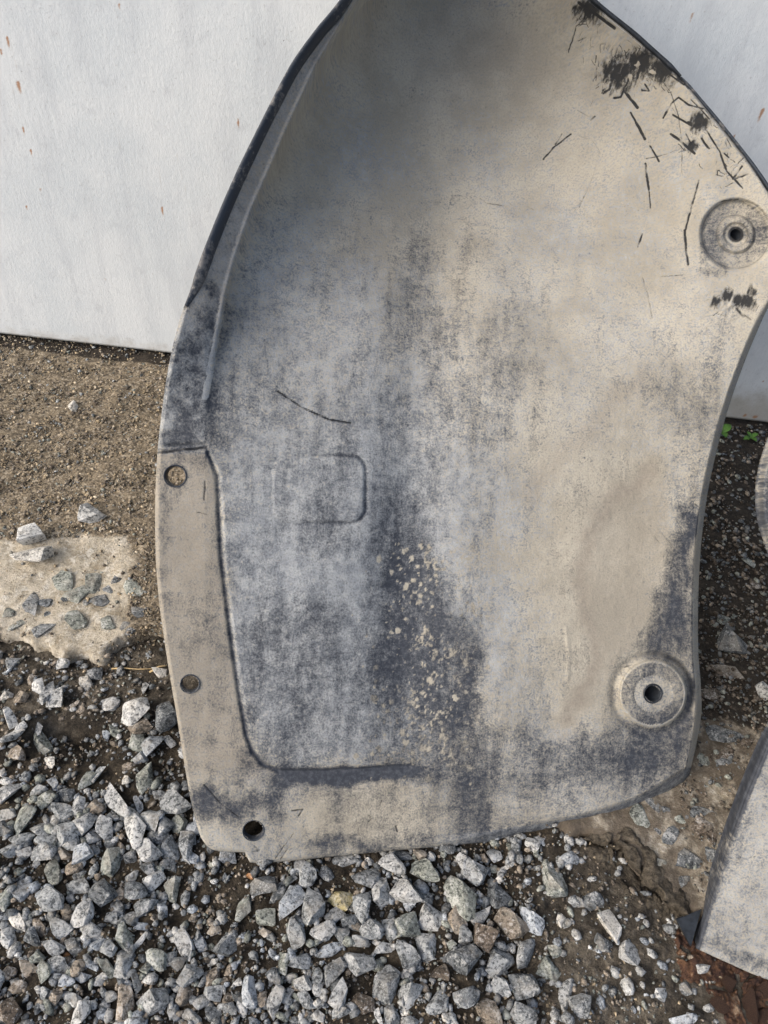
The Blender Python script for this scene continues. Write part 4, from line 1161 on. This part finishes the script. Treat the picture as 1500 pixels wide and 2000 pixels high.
f = lambda x, y: (~slab_in(x, y)) * clear_of(x, y) * np.where(x > 1060, 0.55, 1.0) * np.clip(0.75 + 1.6 * fbm(x / 60, y / 60, 160, 2), 0.12, 1) * (~fender_cover(x, y + 25))
p = pts_in(3800, -60, 1400, 1255, 2060, f); p = p[rng.random(len(p)) < 0.35 + 0.65 * sstep(0, 1, seg_dist(p[:, 0], p[:, 1], [(430, 1700), (500, 1755), (560, 1840)]) / 60)]
scatter('small_gravel', p, rng.uniform(7, 15, len(p)) * (0.75 + 0.5 * rng.random(len(p))), [0, 0, 1, 2, 3, 3, 4, 5, 1], dirt)
BARE = [(500, 1755, 75, 70), (335, 1478, 45, 45), (150, 1450, 130, 60), (60, 1690, 60, 25), (255, 1690, 40, 22), (1010, 1900, 60, 40), (640, 1760, 30, 40)]


def off_bare(x, y):
    k = np.ones_like(x)
    for (a, b, ra, rb) in BARE:
        k = np.minimum(k, sstep(0.6, 1.3, ((x - a) / ra) ** 2 + ((y - b) / rb) ** 2))
    return k


pg = lambda x, y: off_bare(x, y) * (y > 1500 - 0.1 * x) * (~slab_in(x, y)) * clear_of(x, y, 0.95) * np.where(x > 1040, 0.15, 1.0) * np.clip(0.9 + 2.5 * fbm(x / 80, y / 80, 164, 2), 0.05, 1) * (~fender_cover(x, y + 25))
p = pts_in(1250, -60, 1400, 1400, 2060, pg)
scatter('gravel_chips', p, rng.uniform(13, 24, len(p)), [0, 0, 2, 4, 5, 1], dirt, 0.25)
p = pts_in(20000, -60, 1420, 1250, 2060, f)
scatter('grit', p, rng.uniform(2.5, 7, len(p)), [3, 3, 10, 8, 8, 0, 0, 4], dirt)
f = lambda x, y: slab_in(x, y) * np.where((y < 1050) | (x > 250), 1.0, 0.07)
p = pts_in(15000, -60, 360, 655, 1270, f)
scatter('sand_grains', p, 2.0 + 6.0 * rng.random(len(p)) ** 4, [3, 3, 10, 10, 10, 10, 8, 8, 4, 0, 11], slab, 0.30)
f = lambda x, y: slab_in(x, y) * np.where(y < 1420, 1.0, 0.30)
p = pts_in(6500, 1330, 1560, 830, 1750, f)
scatter('soil_crumbs', p, 2.5 + 9 * rng.random(len(p)) ** 3, [8, 8, 2, 3, 8, 4, 2], slab, 0.25)


# ---- cracked mud crust and rusted plate
def crust(name, poly, height, mat, cracks=(), step=1.6, seed=0, relief=0.5, edge=10, base=0.0):
    xs = [p[0] for p in poly]; ys = [p[1] for p in poly]
    X, Y = np.meshgrid(np.arange(min(xs) - 14, max(xs) + 14, step), np.arange(min(ys) - 14, max(ys) + 14, step))
    s = sdf(X, Y, poly) + fbm(X / 18, Y / 18, seed, 4) * 26
    h = height * sstep(-edge * 0.4, edge, s) * (1 + relief * 2 * fbm(X / 40, Y / 40, seed + 5, 3)) + height * relief * 0.9 * fbm(X / 12, Y / 12, seed + 9, 3) * sstep(0, edge, s)
    for pts, w, d in cracks:
        jit = fbm(X / 12, Y / 12, seed + 13, 3) * 8
        h = h - d * np.exp(-(seg_dist(X + jit, Y + jit, pts) / w) ** 2)
    P0 = ground(X, Y, 0.0)
    z = surf_z(P0[..., 0].ravel(), P0[..., 1].ravel()).reshape(X.shape)
    P = ground(X, Y, z + base)
    P[..., 2] += h - 0.004
    keep = (s[:-1, :-1] > -edge * 0.6).ravel()
    me = mesh_np(name, P.reshape(-1, 3), grid_quads(X.shape[1], X.shape[0], keep)[:, ::-1], mat=mat)
    return me


me = crust('mud_crust', [(1120, 1660), (1160, 1630), (1230, 1618), (1290, 1680), (1345, 1745), (1350, 1800), (1290, 1790), (1225, 1745), (1180, 1700)], 0.007, M_DIRT,
           [([(1200, 1625), (1202, 1680), (1222, 1720), (1240, 1745), (1258, 1772)], 4, 0.016), ([(1214, 1638), (1245, 1655), (1256, 1680), (1254, 1705), (1262, 1730)], 3, 0.013),
            ([(1150, 1650), (1190, 1648), (1205, 1640)], 3, 0.010), ([(1262, 1725), (1300, 1760), (1340, 1790)], 3, 0.010)], seed=170, relief=0.75)
at = me.attributes.new('mud', 'FLOAT', 'POINT'); at.data.foreach_set('value', np.full(len(me.vertices), 0.55, np.float32))
tag(link('mud_crust', me), 'cracked brown mud crust on the ground just right of the fender bottom', 'mud')
rp = empty('rusty_plate', ground(1420, 1930, 0.0))
tag(rp, 'flaking rusty steel scrap under the second fender, bottom right corner', 'scrap metal')
me = crust('plate', [(1318, 1800), (1352, 1835), (1430, 1862), (1560, 1915), (1640, 1960), (1640, 2110), (1440, 2110), (1415, 1985), (1385, 1935), (1330, 1915), (1322, 1860)], 0.008, M_RUST,
           [([(1440, 1905), (1450, 1960), (1470, 2020)], 4, 0.014), ([(1330, 1850), (1345, 1862), (1340, 1875), (1325, 1868)], 4, 0.012), ([(1385, 1925), (1430, 1935), (1480, 1900)], 3, 0.009)], seed=190, relief=0.7, edge=7)
me.transform(Matrix.Translation(-Vector(ground(1420, 1930, 0.0))))
link('plate', me, rp)
ROCK_R = [rock_mesh('flake', 500 + k, 11, 2, M_RUST) for k in range(3)]
for k, (x, y, l, w, a) in enumerate([(1465, 1962, 70, 26, 75), (1405, 1962, 40, 30, 10), (1490, 1935, 50, 34, 20), (1425, 1920, 34, 24, 60), (1500, 1990, 46, 40, 0)]):
    o = put_stone(x, y, l, w, a, 9, None, name='flake', embed=0.0, hgt=0.35, lift=0.002, mesh=ROCK_R[k % 3])
    o.parent = rp; o.location = o.location - rp.location
o = put_stone(1372, 1892, 30, 20, 20, 1, None, name='stone', embed=0.2, lift=0.005)
tag(o, 'small pale pebble stuck in the rusty scrap at lower right', 'pebble')


# ------------------------------------------------------------------ weeds and straw
def leaf_mesh(name, ln, wd):
    V, Fc = [], []
    for k in range(9):
        t = k / 8; w = wd * 0.5 * math.sin(math.pi * min(1, t * 0.93 + 0.07)) ** 0.8
        zc = 0.35 * ln * t * (1 - t) * 1.6
        V += [(ln * t, -w, zc + w * 0.25), (ln * t, 0, zc), (ln * t, w, zc + w * 0.25)]
    for k in range(8):
        for j in (0, 1):
            a = k * 3 + j
            Fc.append([a, a + 3, a + 4, a + 1])
    n = len(V)
    V2 = V + [(x, y, z - 0.0004) for x, y, z in V]
    return mesh_np(name, V2, faces_list=Fc + [[n + i for i in f[::-1]] for f in Fc], mat=M_LEAF)


def weed(px, py, leaves, label, stem_h):
    P0 = ground(px, py, 0.0); z = float(surf_z(P0[0], P0[1])[0]); P = ground(px, py, z)
    r = empty('weed', P); tag(r, label, 'weed', 'tiny weeds by the wall')
    V = []
    for k in range(4):
        for j in range(5):
            a = j * 2 * math.pi / 5
            V.append((0.0012 * math.cos(a) + 0.001 * k, 0.0012 * math.sin(a), stem_h * k / 3 - 0.002))
    Fc = [[k * 5 + j, k * 5 + (j + 1) % 5, (k + 1) * 5 + (j + 1) % 5, (k + 1) * 5 + j] for k in range(3) for j in range(5)]
    link('stem', mesh_np('stem', V, faces_list=Fc + [[15, 16, 17, 18, 19]], mat=M_LEAF), r)
    for (az, ln, wd, el) in leaves:
        o = link('leaf', leaf_mesh('leaf', ln, wd), r, (0.003, 0, stem_h - 0.003))
        o.rotation_euler = (0, -R_(el), R_(az))
    return r


weed(1458, 862, [(30, 0.020, 0.009, 15), (115, 0.014, 0.008, 25), (215, 0.022, 0.010, 10), (300, 0.016, 0.010, 15)], 'tiny green weed with four leaves in the shaded gap by the wall', 0.012)
weed(1402, 853, [(40, 0.024, 0.017, 25), (170, 0.02, 0.012, 20), (280, 0.018, 0.013, 10)], 'tiny broad leaved green weed half hidden behind the fender edge', 0.014)


def straw(pts, rad, label):
    P = []
    for (x, y) in pts:
        g = ground(x, y, 0.0); z = float(surf_z(g[0], g[1])[0]); P.append(ground(x, y, z + 0.004))
    P = np.array(P); o0 = P[0]
    V, Fc = [], []
    for k, p in enumerate(P):
        t = P[min(k + 1, len(P) - 1)] - P[max(k - 1, 0)]; t /= np.linalg.norm(t)
        a = np.cross(t, [0, 0, 1.0]); a /= np.linalg.norm(a); b = np.cross(a, t)
        for j in range(6):
            an = j * math.pi / 3
            V.append(p - o0 + (a * math.cos(an) + b * math.sin(an)) * rad * (1 - 0.5 * k / len(P)))
    for k in range(len(P) - 1):
        for j in range(6):
            Fc.append([k * 6 + j, k * 6 + (j + 1) % 6, (k + 1) * 6 + (j + 1) % 6, (k + 1) * 6 + j])
    Fc += [list(range(6))[::-1], [(len(P) - 1) * 6 + j for j in range(6)]]
    o = link('straw', mesh_np('straw', V, faces_list=Fc, mat=M_STRAW), loc=o0)
    return tag(o, label, 'straw')


straw([(218, 1306), (245, 1305), (270, 1307), (296, 1306)], 0.0012, 'dry yellow straw lying on the dirt at the concrete edge')
straw([(292, 1313), (310, 1302), (326, 1300)], 0.0016, 'short dry stem fragment touching the fender edge')
